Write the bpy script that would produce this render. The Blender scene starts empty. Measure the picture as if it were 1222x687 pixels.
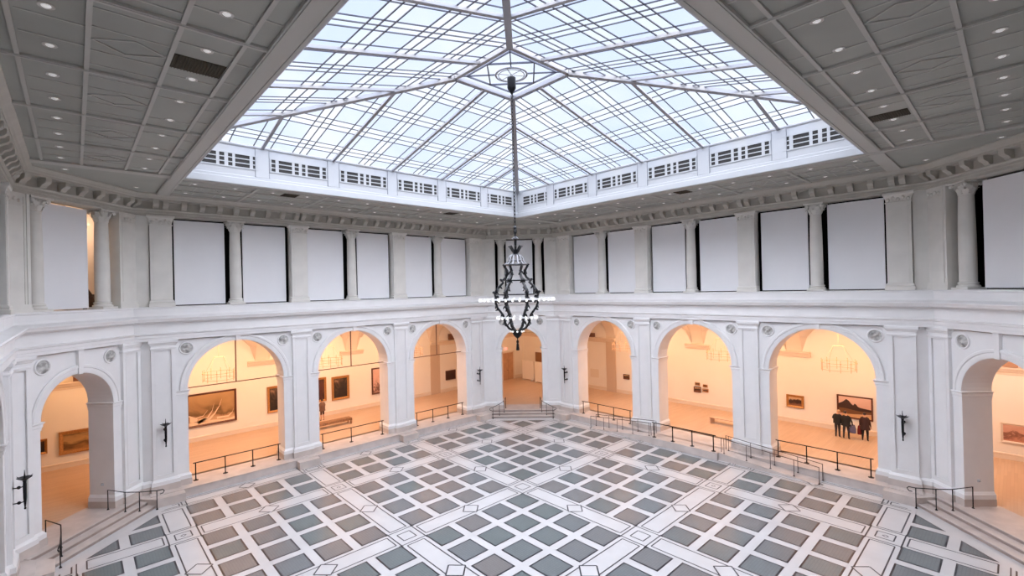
import bpy, bmesh, math, random
from mathutils import Vector, Matrix
random.seed(7)
C = bpy.context.scene.collection
PI = math.pi
R2 = math.sqrt(2)

# ------------------------------------------------------------------ materials
MATS = {}
def mat(name, col, rough=0.6, metal=0.0, noise=None, bump=None, spec=0.5, emit=None):
    if name in MATS: return MATS[name]
    m = bpy.data.materials.new(name); m.use_nodes = True
    nt = m.node_tree; b = nt.nodes['Principled BSDF']
    b.inputs['Base Color'].default_value = (*col, 1)
    b.inputs['Roughness'].default_value = rough
    b.inputs['Metallic'].default_value = metal
    b.inputs['Specular IOR Level'].default_value = spec
    if noise or bump:
        tc = nt.nodes.new('ShaderNodeTexCoord')
    if noise:
        sc, amt = noise
        n = nt.nodes.new('ShaderNodeTexNoise'); n.inputs['Scale'].default_value = sc; n.inputs['Detail'].default_value = 5
        nt.links.new(tc.outputs['Object'], n.inputs['Vector'])
        r = nt.nodes.new('ShaderNodeValToRGB')
        lo = [max(0, c * (1 - amt)) for c in col]; hi = [min(1, c * (1 + amt)) for c in col]
        r.color_ramp.elements[0].color = (*lo, 1); r.color_ramp.elements[1].color = (*hi, 1)
        r.color_ramp.elements[0].position = 0.3; r.color_ramp.elements[1].position = 0.7
        nt.links.new(n.outputs['Fac'], r.inputs['Fac']); nt.links.new(r.outputs['Color'], b.inputs['Base Color'])
    if bump:
        sc, st = bump
        n = nt.nodes.new('ShaderNodeTexNoise'); n.inputs['Scale'].default_value = sc
        nt.links.new(tc.outputs['Object'], n.inputs['Vector'])
        bp = nt.nodes.new('ShaderNodeBump'); bp.inputs['Strength'].default_value = st; bp.inputs['Distance'].default_value = 0.02
        nt.links.new(n.outputs['Fac'], bp.inputs['Height']); nt.links.new(bp.outputs['Normal'], b.inputs['Normal'])
    if emit:
        b.inputs['Emission Color'].default_value = (*emit[0], 1); b.inputs['Emission Strength'].default_value = emit[1]
    MATS[name] = m
    return m

PLASTER = mat('white_plaster', (.80, .79, .785), .55, noise=(1.2, .03))
PLASTER_UP = mat('upper_plaster', (.72, .70, .655), .6, noise=(1.5, .05))
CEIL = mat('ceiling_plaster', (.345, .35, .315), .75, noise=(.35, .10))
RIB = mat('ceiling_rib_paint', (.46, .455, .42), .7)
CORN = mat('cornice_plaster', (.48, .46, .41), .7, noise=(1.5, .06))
CURB = mat('curb_white', (.45, .465, .485), .5)
BOARD = mat('panel_white', (.82, .82, .835), .6, noise=(.6, .02))
DARK = mat('unlit_gallery_black', (.012, .011, .010), .9, spec=0)
MARBLE = mat('grey_marble', (.57, .50, .46), .35, noise=(1.1, .14))
STEPM = mat('step_marble', (.58, .51, .475), .4, noise=(1.6, .12))
RISER_SHADE = mat('riser_shade_marble', (.34, .275, .245), .45, noise=(2, .12))  # step marble darkened to carry the shadow lines of the steps
FLOORM = mat('white_marble', (.60, .595, .60), .28, noise=(.9, .05))
INLAY_AND_SHADE = mat('black_marble_and_edge_shade', (.022, .022, .03), .3)  # black inlay lines; also the painted shade round the glass tiles
CAGE = mat('polished_iron', (.016, .016, .018), .25, .3)
IRON = mat('black_iron', (.013, .013, .015), .45, .6)
RAILM = mat('dark_steel', (.02, .018, .018), .4, .7)
THINRAIL = mat('brown_steel', (.075, .05, .045), .4, .6)
BRONZE = mat('dark_bronze', (.10, .06, .04), .45, .7, noise=(9, .3))
STEEL = mat('skylight_steel', (.30, .30, .32), .5, .2)
BAR = mat('glazing_bar_paint', (.035, .04, .075), .5)
GWALL = mat('gallery_wall', (.84, .80, .75), .7, noise=(.5, .02))
GVAULT = mat('gallery_vault', (.78, .68, .60), .7)
GTRIM = mat('gallery_trim', (.76, .66, .57), .6)
GPIL = mat('gallery_pilaster_tan', (.60, .47, .37), .6)
WOODBENCH = mat('bench_wood', (.30, .15, .07), .4, noise=(6, .25))
GILT = mat('gilt_frame', (.42, .20, .06), .4, .35, noise=(14, .2))
DKFRAME = mat('walnut_frame', (.10, .028, .015), .4)
GOLDEN = mat('pale_brass', (.62, .40, .26), .5, 0)
BULB = mat('white_bulb', (.95, .95, .93), .3, emit=((1, .99, .96), .9))
LAMPON = mat('lamp_glow', (1, 1, .98), .3, emit=((1, .98, .94), .3))
BOXBROWN = mat('brown_box', (.16, .07, .045), .6)
RELIEF = mat('relief_grey', (.44, .43, .41), .7, noise=(4.5, .6), bump=(5, 1.0))
DOORW = mat('oak_door', (.50, .30, .18), .45, noise=(3, .12))
SIGNRED = mat('sign_red', (.8, .05, .03), .4, emit=((1, .06, .03), 1.5))
PARTW = mat('partition_white', (.86, .83, .79), .6)
PINKW = mat('upper_gallery_wall', (.86, .72, .62), .7)

def wood_floor():
    m = bpy.data.materials.new('oak_floor'); m.use_nodes = True
    nt = m.node_tree; b = nt.nodes['Principled BSDF']
    tc = nt.nodes.new('ShaderNodeTexCoord')
    br = nt.nodes.new('ShaderNodeTexBrick'); br.inputs['Scale'].default_value = 1.0
    br.inputs['Brick Width'].default_value = 1.6; br.inputs['Row Height'].default_value = .12
    br.inputs['Mortar Size'].default_value = .004
    br.inputs['Color1'].default_value = (.60, .42, .29, 1); br.inputs['Color2'].default_value = (.54, .37, .25, 1)
    br.inputs['Mortar'].default_value = (.48, .30, .19, 1)
    nt.links.new(tc.outputs['Object'], br.inputs['Vector'])
    nt.links.new(br.outputs['Color'], b.inputs['Base Color'])
    b.inputs['Roughness'].default_value = .32
    return m
OAK = wood_floor()

def glass_tile():
    m = bpy.data.materials.new('floor_glass'); m.use_nodes = True
    nt = m.node_tree; b = nt.nodes['Principled BSDF']
    tc = nt.nodes.new('ShaderNodeTexCoord')
    ck = nt.nodes.new('ShaderNodeTexBrick'); ck.inputs['Scale'].default_value = 1.0; ck.offset = 0
    ck.inputs['Brick Width'].default_value = .1; ck.inputs['Row Height'].default_value = .1; ck.inputs['Mortar Size'].default_value = .012
    ck.inputs['Color1'].default_value = (1, 1, 1, 1); ck.inputs['Color2'].default_value = (.86, .86, .86, 1); ck.inputs['Mortar'].default_value = (.68, .68, .68, 1)
    nt.links.new(tc.outputs['Object'], ck.inputs['Vector'])
    geo = nt.nodes.new('ShaderNodeNewGeometry')
    rp = nt.nodes.new('ShaderNodeValToRGB')
    rp.color_ramp.elements[0].color = (.16, .19, .19, 1); rp.color_ramp.elements[1].color = (.22, .205, .20, 1)
    e = rp.color_ramp.elements.new(.5); e.color = (.19, .205, .215, 1)
    nt.links.new(geo.outputs['Random Per Island'], rp.inputs['Fac'])
    mx = nt.nodes.new('ShaderNodeMixRGB'); mx.blend_type = 'MULTIPLY'; mx.inputs['Fac'].default_value = .4
    nt.links.new(rp.outputs['Color'], mx.inputs['Color1']); nt.links.new(ck.outputs['Color'], mx.inputs['Color2'])
    nt.links.new(mx.outputs['Color'], b.inputs['Base Color'])
    b.inputs['Roughness'].default_value = .24; b.inputs['Specular IOR Level'].default_value = .32
    return m
GTILE = glass_tile()

def sky_glass(name, tint):
    m = bpy.data.materials.new(name); m.use_nodes = True
    nt = m.node_tree; nt.nodes.clear()
    out = nt.nodes.new('ShaderNodeOutputMaterial')
    tr = nt.nodes.new('ShaderNodeBsdfTransparent'); tr.inputs['Color'].default_value = (*tint, 1)
    tl = nt.nodes.new('ShaderNodeBsdfTranslucent'); tl.inputs['Color'].default_value = (.95, .97, 1, 1)
    gl = nt.nodes.new('ShaderNodeBsdfGlossy'); gl.inputs['Roughness'].default_value = .1
    m1 = nt.nodes.new('ShaderNodeMixShader'); m1.inputs[0].default_value = .04
    m2 = nt.nodes.new('ShaderNodeMixShader'); m2.inputs[0].default_value = .02
    nt.links.new(tr.outputs[0], m1.inputs[1]); nt.links.new(tl.outputs[0], m1.inputs[2])
    nt.links.new(m1.outputs[0], m2.inputs[1]); nt.links.new(gl.outputs[0], m2.inputs[2])
    nt.links.new(m2.outputs[0], out.inputs['Surface'])
    return m
GLASS_BIG = sky_glass('skylight_glass_blue', (.78, .84, .975))
GLASS_CLR = sky_glass('skylight_glass_clear', (.94, .96, .995))

def canvas(name, stops, scale=(1, 1, 1), nscale=2.0, distort=1.5, axis='Z', mixn=.45):
    """painted canvas: vertical gradient of colours broken up by noise (object coords, z = 0..1)"""
    m = bpy.data.materials.new(name); m.use_nodes = True
    nt = m.node_tree; b = nt.nodes['Principled BSDF']; b.inputs['Roughness'].default_value = .45
    tc = nt.nodes.new('ShaderNodeTexCoord')
    sep = nt.nodes.new('ShaderNodeSeparateXYZ'); nt.links.new(tc.outputs['Generated'], sep.inputs[0])
    mp = nt.nodes.new('ShaderNodeMapping'); mp.inputs['Scale'].default_value = scale
    nt.links.new(tc.outputs['Generated'], mp.inputs['Vector'])
    n = nt.nodes.new('ShaderNodeTexNoise'); n.inputs['Scale'].default_value = nscale; n.inputs['Detail'].default_value = 7; n.inputs['Distortion'].default_value = distort
    nt.links.new(mp.outputs[0], n.inputs['Vector'])
    ma = nt.nodes.new('ShaderNodeMath'); ma.operation = 'MULTIPLY_ADD'; ma.inputs[1].default_value = mixn * 2; 
    nt.links.new(n.outputs['Fac'], ma.inputs[0])
    mb = nt.nodes.new('ShaderNodeMath'); mb.operation = 'MULTIPLY_ADD'; mb.inputs[1].default_value = (1 - mixn); mb.inputs[2].default_value = -mixn * .5
    nt.links.new(sep.outputs[axis], mb.inputs[0]); nt.links.new(mb.outputs[0], ma.inputs[2])
    r = nt.nodes.new('ShaderNodeValToRGB')
    els = r.color_ramp.elements
    els[0].position = stops[0][0]; els[0].color = (*stops[0][1], 1)
    els[1].position = stops[-1][0]; els[1].color = (*stops[-1][1], 1)
    for p, c in stops[1:-1]:
        e = els.new(p); e.color = (*c, 1)
    nt.links.new(ma.outputs[0], r.inputs['Fac']); nt.links.new(r.outputs['Color'], b.inputs['Base Color'])
    return m

# ------------------------------------------------------------------ mesh builder
class MB:
    def __init__(s): s.v = []; s.f = []; s.m = []; s.cur = 0
    def face(s, pts):
        i = len(s.v); s.v += [tuple(p) for p in pts]; s.f.append(tuple(range(i, i + len(pts)))); s.m.append(s.cur)
    def grid(s, rows, close_u=False, close_v=False):
        """rows: list of lists of points, shared vertices"""
        base = len(s.v); nu = len(rows); nv = len(rows[0])
        for r in rows: s.v += [tuple(p) for p in r]
        for i in range(nu if close_u else nu - 1):
            for j in range(nv if close_v else nv - 1):
                a = base + i * nv + j; b = base + i * nv + (j + 1) % nv
                c = base + ((i + 1) % nu) * nv + (j + 1) % nv; d = base + ((i + 1) % nu) * nv + j
                s.f.append((a, b, c, d)); s.m.append(s.cur)
        return base
    def box(s, x0, x1, y0, y1, z0, z1):
        b = len(s.v)
        for z in (z0, z1):
            s.v += [(x0, y0, z), (x1, y0, z), (x1, y1, z), (x0, y1, z)]
        for q in ((3, 2, 1, 0), (4, 5, 6, 7), (0, 1, 5, 4), (1, 2, 6, 5), (2, 3, 7, 6), (3, 0, 4, 7)):
            s.f.append(tuple(b + k for k in q)); s.m.append(s.cur)
    def prism(s, poly, z0, z1):
        b = len(s.v); n = len(poly)
        s.v += [(x, y, z0) for x, y in poly] + [(x, y, z1) for x, y in poly]
        s.f.append(tuple(b + n + k for k in range(n))); s.m.append(s.cur)
        s.f.append(tuple(b + n - 1 - k for k in range(n))); s.m.append(s.cur)
        for k in range(n):
            s.f.append((b + k, b + (k + 1) % n, b + n + (k + 1) % n, b + n + k)); s.m.append(s.cur)
    def sweep(s, path, prof, closed=False, caps=True):
        """plan path [(x,y)], profile [(o,z)]; offset o to the LEFT of the travel direction, mitred"""
        n = len(path); rows = []
        for i, p in enumerate(path):
            p = Vector(p)
            if closed or 0 < i < n - 1:
                a = (p - Vector(path[i - 1])).normalized(); b = (Vector(path[(i + 1) % n]) - p).normalized()
            elif i == 0:
                a = b = (Vector(path[1]) - p).normalized()
            else:
                a = b = (p - Vector(path[i - 1])).normalized()
            na = Vector((-a.y, a.x)); nb = Vector((-b.y, b.x)); nn = (na + nb)
            nn = nn / max(1e-6, (1 + na.dot(nb)))
            rows.append([(p.x + nn.x * o, p.y + nn.y * o, z) for o, z in prof])
        base = s.grid(rows, close_u=closed)
        if caps and not closed:
            k = len(prof)
            s.f.append(tuple(range(base + k - 1, base - 1, -1))); s.m.append(s.cur)
            e = base + (n - 1) * k
            s.f.append(tuple(range(e, e + k))); s.m.append(s.cur)
    def lathe(s, prof, n=20, c=(0, 0), a0=0, cap=True):
        rows = []
        for k in range(n):
            a = a0 + 2 * PI * k / n
            rows.append([(c[0] + r * math.cos(a), c[1] + r * math.sin(a), z) for r, z in prof])
        base = s.grid(rows, close_u=True)
        if cap:
            m = len(prof)
            if prof[0][0] > 1e-4: s.f.append(tuple(base + k * m for k in range(n - 1, -1, -1))); s.m.append(s.cur)
            if prof[-1][0] > 1e-4: s.f.append(tuple(base + k * m + m - 1 for k in range(n))); s.m.append(s.cur)
    def tube(s, pts, r, n=8, closed=False):
        P = [Vector(p) for p in pts]; N = len(P); rows = []; prev = None
        rr = r if isinstance(r, (list, tuple)) else [r] * N
        for i, p in enumerate(P):
            if closed: t = (P[(i + 1) % N] - P[i - 1])
            else: t = P[min(i + 1, N - 1)] - P[max(i - 1, 0)]
            t.normalize()
            if prev is None:
                u = t.orthogonal().normalized()
            else:
                u = prev - t * prev.dot(t)
                u = u.normalized() if u.length > 1e-6 else t.orthogonal().normalized()
            prev = u; w = t.cross(u)
            rows.append([p + (u * math.cos(2 * PI * k / n) + w * math.sin(2 * PI * k / n)) * rr[i] for k in range(n)])
        base = s.grid(rows, close_u=closed, close_v=True)
        if not closed:
            s.f.append(tuple(base + k for k in range(n - 1, -1, -1))); s.m.append(s.cur)
            e = base + (N - 1) * n; s.f.append(tuple(e + k for k in range(n))); s.m.append(s.cur)
    def ring(s, R, r, z, c=(0, 0), n=48, k=8):
        s.tube([(c[0] + R * math.cos(2 * PI * i / n), c[1] + R * math.sin(2 * PI * i / n), z) for i in range(n)], r, k, closed=True)
    def ball(s, c, r, n=10, m=6, sz=1.0):
        rows = []
        for i in range(n):
            a = 2 * PI * i / n
            rows.append([(c[0] + r * math.sin(PI * j / m) * math.cos(a), c[1] + r * math.sin(PI * j / m) * math.sin(a), c[2] - r * sz * math.cos(PI * j / m)) for j in range(m + 1)])
        s.grid(rows, close_u=True)
    def bar(s, a, b, w, h):
        """box beam from a to b, width w (horizontal), height h (hangs below the line)"""
        a = Vector(a); b = Vector(b); t = (b - a).normalized()
        side = t.cross(Vector((0, 0, 1))).normalized() * (w / 2); up = side.normalized().cross(t).normalized()
        if up.z < 0: up = -up
        q = []
        for p in (a, b):
            q.append([p - side - up * h, p + side - up * h, p + side, p - side])
        bse = s.grid(q, close_v=True)
        s.f.append((bse + 3, bse + 2, bse + 1, bse)); s.m.append(s.cur); s.f.append((bse + 4, bse + 5, bse + 6, bse + 7)); s.m.append(s.cur)
    def mesh(s, name, mats, smooth=False):
        me = bpy.data.meshes.new(name)
        me.from_pydata([tuple(v) for v in s.v], [], s.f)
        if not isinstance(mats, (list, tuple)): mats = [mats]
        for m in mats: me.materials.append(m)
        if len(mats) > 1: me.polygons.foreach_set('material_index', s.m)
        bm = bmesh.new(); bm.from_mesh(me)
        bmesh.ops.remove_doubles(bm, verts=bm.verts, dist=1e-5)
        bmesh.ops.recalc_face_normals(bm, faces=bm.faces)
        bm.to_mesh(me); bm.free()
        if smooth:
            me.polygons.foreach_set('use_smooth', [True] * len(me.polygons))
            try: me.set_sharp_from_angle(angle=math.radians(38))
            except Exception: pass
        me.update()
        return me

def put(name, me, parent=None):
    o = bpy.data.objects.new(name, me); C.objects.link(o)
    if parent is not None: o.parent = parent
    return o
def part(name, mb, mats, parent=None, smooth=False):
    return put(name, mb.mesh(name, mats, smooth), parent)
def tag(o, label, cat, group=None):
    o['label'] = label; o['category'] = cat
    if group: o['group'] = group
    return o
def thing(name, label, cat, mw=None, group=None):
    o = bpy.data.objects.new(name, None); C.objects.link(o); o.empty_display_size = .2
    if mw is not None: o.matrix_world = mw
    return tag(o, label, cat, group)
def struct(name, mb, mats, mw=None, smooth=False, label=None):
    o = part(name, mb, mats, None, smooth); o['kind'] = 'structure'
    if mw is not None: o.matrix_world = mw
    if label: o['label'] = label
    return o
def copy_tree(o, parent=None):
    c = o.copy(); C.objects.link(c)
    c.parent = parent
    for ch in list(o.children): copy_tree(ch, c)
    return c
def reuse(src, mw, label, group=None):
    c = copy_tree(src); c.matrix_world = mw; c['label'] = label
    if group: c['group'] = group
    return c
ORD = ['first', 'second', 'third', 'fourth', 'fifth', 'sixth', 'seventh', 'eighth', 'ninth', 'tenth', 'eleventh', 'twelfth', 'thirteenth', 'fourteenth', 'fifteenth']

# ------------------------------------------------------------------ measures (metres); court centre = origin, floor z = 0
D = 15.8; DC = 19.5           # arch planes of the long walls / of the canted corners
A = 2.45; AC = 1.70; HS = 5.47
ZF = .45                      # gallery floor
def frame(n, d):
    n = Vector(n).normalized(); T = Vector((n.y, -n.x, 0))
    M = Matrix(((T.x, n.x, 0, n.x * d), (T.y, n.y, 0, n.y * d), (0, 0, 1, 0), (0, 0, 0, 1)))
    return M
def TR(x, y, z): return Matrix.Translation((x, y, z))
FR = {'left': frame((0, 1, 0), D), 'right': frame((1, 0, 0), D), 'near_left': frame((-1, 0, 0), D), 'near_right': frame((0, -1, 0), D)}
FC = {'far_corner': frame((1, 1, 0), DC), 'left_corner': frame((-1, 1, 0), DC), 'right_corner': frame((1, -1, 0), DC), 'near_corner': frame((-1, -1, 0), DC)}
def octagon(p, d):
    q = d * R2 - p
    return [(p, -q), (p, q), (q, p), (-q, p), (-p, q), (-p, -q), (-q, -p), (q, -p)]   # counter-clockwise: left = inward

# ------------------------------------------------------------------ walls of the ground storey
def arch_wall(x0, x1, z0, z1, centers, a, hs, th, N=28):
    m = MB()
    def sheet(y):
        edges = [x0]
        for c in centers: edges += [c - a, c + a]
        edges.append(x1)
        for k in range(0, len(edges), 2): m.face([(edges[k], y, z0), (edges[k + 1], y, z0), (edges[k + 1], y, hs), (edges[k], y, hs)])
        for k in range(0, len(edges), 2): m.face([(edges[k], y, hs), (edges[k + 1], y, hs), (edges[k + 1], y, z1), (edges[k], y, z1)])
        for c in centers:
            for i in range(N):
                t0 = PI - PI * i / N; t1 = PI - PI * (i + 1) / N
                p0 = (c + a * math.cos(t0), hs + a * math.sin(t0)); p1 = (c + a * math.cos(t1), hs + a * math.sin(t1))
                m.face([(p0[0], y, p0[1]), (p1[0], y, p1[1]), (p1[0], y, z1), (p0[0], y, z1)])
    sheet(0); sheet(th)
    for c in centers:
        pts = [(c - a, z0)] + [(c + a * math.cos(PI - PI * i / N), hs + a * math.sin(PI - PI * i / N)) for i in range(N + 1)] + [(c + a, z0)]
        for p, q in zip(pts, pts[1:]): m.face([(p[0], 0, p[1]), (q[0], 0, q[1]), (q[0], th, q[1]), (p[0], th, p[1])])
    for x in (x0, x1): m.face([(x, 0, z0), (x, th, z0), (x, th, z1), (x, 0, z1)])
    m.face([(x0, 0, z1), (x1, 0, z1), (x1, th, z1), (x0, th, z1)])
    return m

def rim(path2, prof, y=0):
    """sweep along an xz path (arch): prof (o, out)"""
def archivolt_mesh(a, hs, N=32):
    m = MB(); prof = [(0, 0), (0, .035), (.05, .06), (.22, .06), (.25, .10), (.34, .10), (.38, .06), (.38, 0)]
    rows = []
    for i in range(N + 1):
        t = PI - PI * i / N
        rows.append([((a + o) * math.cos(t), -out, hs + (a + o) * math.sin(t)) for o, out in prof])
    m.grid(rows)
    return m.mesh('archivolt', PLASTER, True)
def keystone_mesh(a, hs):
    m = MB(); z0 = hs + a - .02; z1 = 8.25
    for (w0, w1, o) in ((.10, .13, .12),):
        rows = [[(-w0, -o, z0), (w0, -o, z0), (w1, -o - .03, z1), (-w1, -o - .03, z1)], [(-w0, 0, z0), (w0, 0, z0), (w1, 0, z1), (-w1, 0, z1)]]
        m.grid(rows, close_v=True)
        m.face(rows[0])
    return m.mesh('keystone', PLASTER)
IMP = [(0, HS - .34), (.03, HS - .34), (.03, HS - .22), (.06, HS - .2), (.06, HS - .08), (.10, HS - .05), (.12, HS + .0), (0, HS + .02)]
BASEP = [(0, .76), (.09, .76), (.09, .95), (.06, .98), (.03, 1.03), (0, 1.06)]
PLNT = [(0, ZF - .05), (.11, ZF - .05), (.11, .76), (0, .76)]
# each pier: plan paths of mouldings, local frame (y+ = outward); offset must point into the room = left of travel
def pier_moulding(prof, pts):
    m = MB(); m.sweep(pts, prof); return m
def pilaster_mesh(w):
    m = MB(); h = w / 2; z0, z1 = .5, 8.0; fr = .17; y = -.15; yr = -.085
    # front with recessed panel
    m.box(-h, -h + fr, y, 0, z0, z1); m.box(h - fr, h, y, 0, z0, z1)
    m.box(-h + fr, h - fr, y, 0, z0, 1.25); m.box(-h + fr, h - fr, y, 0, 7.72, z1)
    m.box(-h + fr, h - fr, yr, 0, 1.25, 7.72)
    # panel moulding
    for a_, b_ in (((-h + fr, 1.25), (-h + fr, 7.72)), ((h - fr, 1.25), (h - fr, 7.72))):
        m.box(a_[0] - .02, a_[0] + .02, y - .012, y + .03, 1.25, 7.72)
    m.box(-h + fr, h - fr, y - .012, y + .03, 1.23, 1.27); m.box(-h + fr, h - fr, y - .012, y + .03, 7.70, 7.74)
    # cap
    cap = [(-.03, 7.74), (.035, 7.76), (.045, 7.82), (.03, 7.86), (.012, 7.875), (.012, 7.96), (.05, 8.0), (.08, 8.06), (.12, 8.10), (.12, 8.20), (.10, 8.24), (-.1, 8.26)]
    pth = [(h, 0), (h, y), (-h, y), (-h, 0)]
    m.sweep(pth[::-1], [(-o, z) for o, z in cap])
    return m.mesh('pilaster', PLASTER)
def around(pts, prof):
    m = MB(); m.sweep(pts, [(-o, z) for o, z in prof]); return m

def wall_low(name, M, half, centers, a, pils, jamb_groups, lab):
    w = struct(name, arch_wall(-half, half, 0, 8.17, centers, a, HS, 1.25), PLASTER, M, label=lab)
    av = archivolt_mesh(a, HS); ks = keystone_mesh(a, HS); pm = pilaster_mesh(1.05)
    for c in centers:
        o = put('archivolt', av, w); o.location = (c, 0, 0)
        o = put('keystone', ks, w); o.location = (c, 0, 0)
    for t in pils:
        o = put('pilaster', pm, w); o.location = (t, 0, 0)
    # mouldings that wrap each pier: from reveal, along face and round the pilaster
    for (l, p, r) in jamb_groups:
        h = 1.05 / 2
        pth = []
        if l is not None: pth += [(l, 1.25), (l, 0)]
        else: pth += [(p - h - .45, 0)]
        k = list(pth)
        pth2 = pth + [(p - h, 0), (p - h, -.15), (p + h, -.15), (p + h, 0)]
        if r is not None: tail = [(r, 0), (r, 1.25)]
        else: tail = [(p + h + .45, 0)]
        pth2 += tail
        o = part('pier_base', around(pth2, BASEP), PLASTER, w)
        o = part('pier_plinth', around(pth2, PLNT), MARBLE, w)
        # impost: stops at the pilaster
        if l is not None: part('impost', around([(l, 1.25), (l, 0), (p - h, 0)], IMP), PLASTER, w)
        if r is not None: part('impost', around([(p + h, 0), (r, 0), (r, 1.25)], IMP), PLASTER, w)
    return w
PIL = (-10.5, -3.5, 3.5, 10.5)
JG = [(None, -10.5, -7 - A), (-7 + A, -3.5, -A), (A, 3.5, 7 - A), (7 + A, 10.5, None)]
JGC = [(None, -2.67, -AC), (AC, 2.67, None)]
WALL = {}
for k, M in FR.items():
    WALL[k] = wall_low('wall_' + k, M, 11.1, (-7, 0, 7), A, PIL, JG, 'long white plaster wall with three arches, ' + k.replace('_', ' ') + ' side of the court')
for k, M in FC.items():
    WALL[k] = wall_low('wall_' + k, M, 4.25, (0,), AC, (-2.67, 2.67), JGC, 'canted white plaster wall with one arch, ' + k.replace('_', ' '))

# ------------------------------------------------------------------ entablatures (octagonal rings)
m = MB()
m.sweep(octagon(15.65, 19.35), [(-.16, 8.3), (-.16, 8.23), (.06, 8.22), (.06, 8.36), (.09, 8.37), (.09, 8.50), (.14, 8.53), (.16, 8.60), (.05, 8.62), (.05, 9.13), (.08, 9.15), (.14, 9.2), (.36, 9.22), (.38, 9.28), (.44, 9.36), (.42, 9.40), (.06, 9.50), (.04, 9.60), (.04, 9.86), (.08, 9.88), (.08, 9.93), (.02, 9.97), (-1.4, 9.97)], closed=True)
struct('trim_1', m, PLASTER, label='white lower entablature and sill course round the court')
m = MB()
m.sweep(octagon(15.65, 19.35), [(-.9, 15.02), (-.9, 14.69), (.04, 14.69), (.04, 14.80), (.07, 14.82), (.07, 14.92), (.13, 14.98), (.13, 15.02), (.02, 15.04), (.02, 15.40), (.43, 15.42), (.43, 15.50), (.46, 15.53), (.50, 15.60), (.58, 15.66), (.63, 15.69), (.63, 15.76)], closed=True)
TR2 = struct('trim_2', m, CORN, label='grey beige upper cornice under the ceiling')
# modillion brackets
m = MB()
side = [(0, 15.03), (.10, 15.02), (.17, 15.06), (.21, 15.13), (.28, 15.18), (.34, 15.20), (.39, 15.26), (.40, 15.33), (.40, 15.42), (0, 15.42)]
for s in (-1, 1): m.face([(s * .12, -o, z) for o, z in side])
m.grid([[(s * .12, -o, z) for o, z in side] for s in (-1, 1)], close_v=True)
BR = m.mesh('bracket', CORN)
def brackets(w, pos, y):
    for t in pos:
        o = put('bracket', BR, w); o.location = (t, y, 0)
bp = []
for p in PIL: bp += [p - .2, p + .2]
for c in (-7, 0, 7): bp += [c + k * .83 for k in (-3, -2, -1, 0, 1, 2, 3)]
bpc = [-2.87, -2.47, 2.47, 2.87] + [k * .83 for k in (-2, -1, 0, 1, 2)]
for k in FR: brackets(WALL[k], bp, -.15)
for k in FC: brackets(WALL[k], bpc, -.15)

# ------------------------------------------------------------------ upper storey
def upier_mesh(w):
    m = MB(); h = w / 2
    m.box(-h, h, -.14, .55, 9.96, 14.72)
    m.box(-h + .12, h - .12, -.16, -.1, 10.32, 14.2)
    sq = [(h, .3), (h, -.14), (-h, -.14), (-h, .3)][::-1]
    m.sweep(sq, [(-o, z) for o, z in [(0, 9.96), (.09, 9.96), (.09, 10.12), (.05, 10.16), (.07, 10.22), (.02, 10.3), (0, 10.32)]])
    m.sweep(sq, [(-o, z) for o, z in [(0, 14.2), (.03, 14.2), (.03, 14.25), (.0, 14.27), (.02, 14.4), (.08, 14.56), (.12, 14.6), (.12, 14.7), (0, 14.7)]])
    for k in range(5):   # leaf relief of the capital
        x = -h + .1 + k * (w - .2) / 4
        m.ball((x, -.17, 14.36 + .09 * (k % 2)), .075, 8, 5, 1.3)
    return m.mesh('upper_pilaster', PLASTER_UP)
UP = upier_mesh(.95)
for k in FR:
    for p in PIL:
        o = put('upper_pilaster', UP, WALL[k]); o.location = (p, 0, 0)
def corner_pier(sg):
    m = MB()
    def bx(a, b, y0, y1, z0, z1): m.box(min(sg * a, sg * b), max(sg * a, sg * b), y0, y1, z0, z1)
    bx(2.12, 3.9, -.13, .55, 9.96, 14.72); bx(2.08, 2.2, -.16, .5, 10.3, 14.72); bx(2.24, 2.30, -.15, 0, 10.3, 14.72)
    bx(2.04, 3.9, -.20, .5, 9.96, 10.14); bx(2.06, 3.9, -.17, .5, 10.14, 10.3)
    bx(2.3, 3.6, -.16, 0, 14.2, 14.24); bx(2.3, 3.6, -.15, 0, 14.55, 14.7)
    for j in range(6): m.ball((sg * (2.45 + .18 * j), -.13, 14.38 + .06 * (j % 2)), .07, 8, 5, 1.2)
    return m.mesh('corner_pier', PLASTER_UP)
UPC = corner_pier(1); UPD = corner_pier(-1)
for k in FC:
    for p in (-2.62, 2.62):
        o = put('upper_pilaster', UPC if p > 0 else UPD, WALL[k])
# return strip between the end pilasters of neighbouring walls
for sx in (-1, 1):
    for sy in (-1, 1):
        pass
m = MB(); m.sweep(octagon(15.86, 19.62), [(0, 9.9), (0, 14.75)], closed=True)
# corner infill: short pieces only
m = MB()
for sx in (-1, 1):
    for sy in (-1, 1):
        for sw in (0, 1):
            q = lambda x, y: (sx * (y if sw else x), sy * (x if sw else y))
            a_ = q(11.0, 15.85); b_ = q(11.78, 15.85); 
            m.face([(*a_, 9.9), (*b_, 9.9), (*b_, 14.75), (*a_, 14.75)])
            c_ = q(12.05, 15.53)
            m.face([(*b_, 9.9), (*c_, 9.9), (*c_, 14.75), (*b_, 14.75)])
m2 = MB()
for sx in (-1, 1):
    for sy in (-1, 1):
        for sw in (0, 1):
            q = lambda x, y: (sx * (y if sw else x), sy * (x if sw else y))
            a_ = q(11.03, 15.74); b_ = q(11.47, 15.96)
            m2.face([(*a_, .4), (*b_, .4), (*b_, 8.25), (*a_, 8.25)])
struct('trim_5', m2, PLASTER, label='plain plaster return between the corner pilasters')
struct('trim_3', m, PLASTER_UP, label='plain plaster infill beside the upper corner pilasters')

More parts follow.
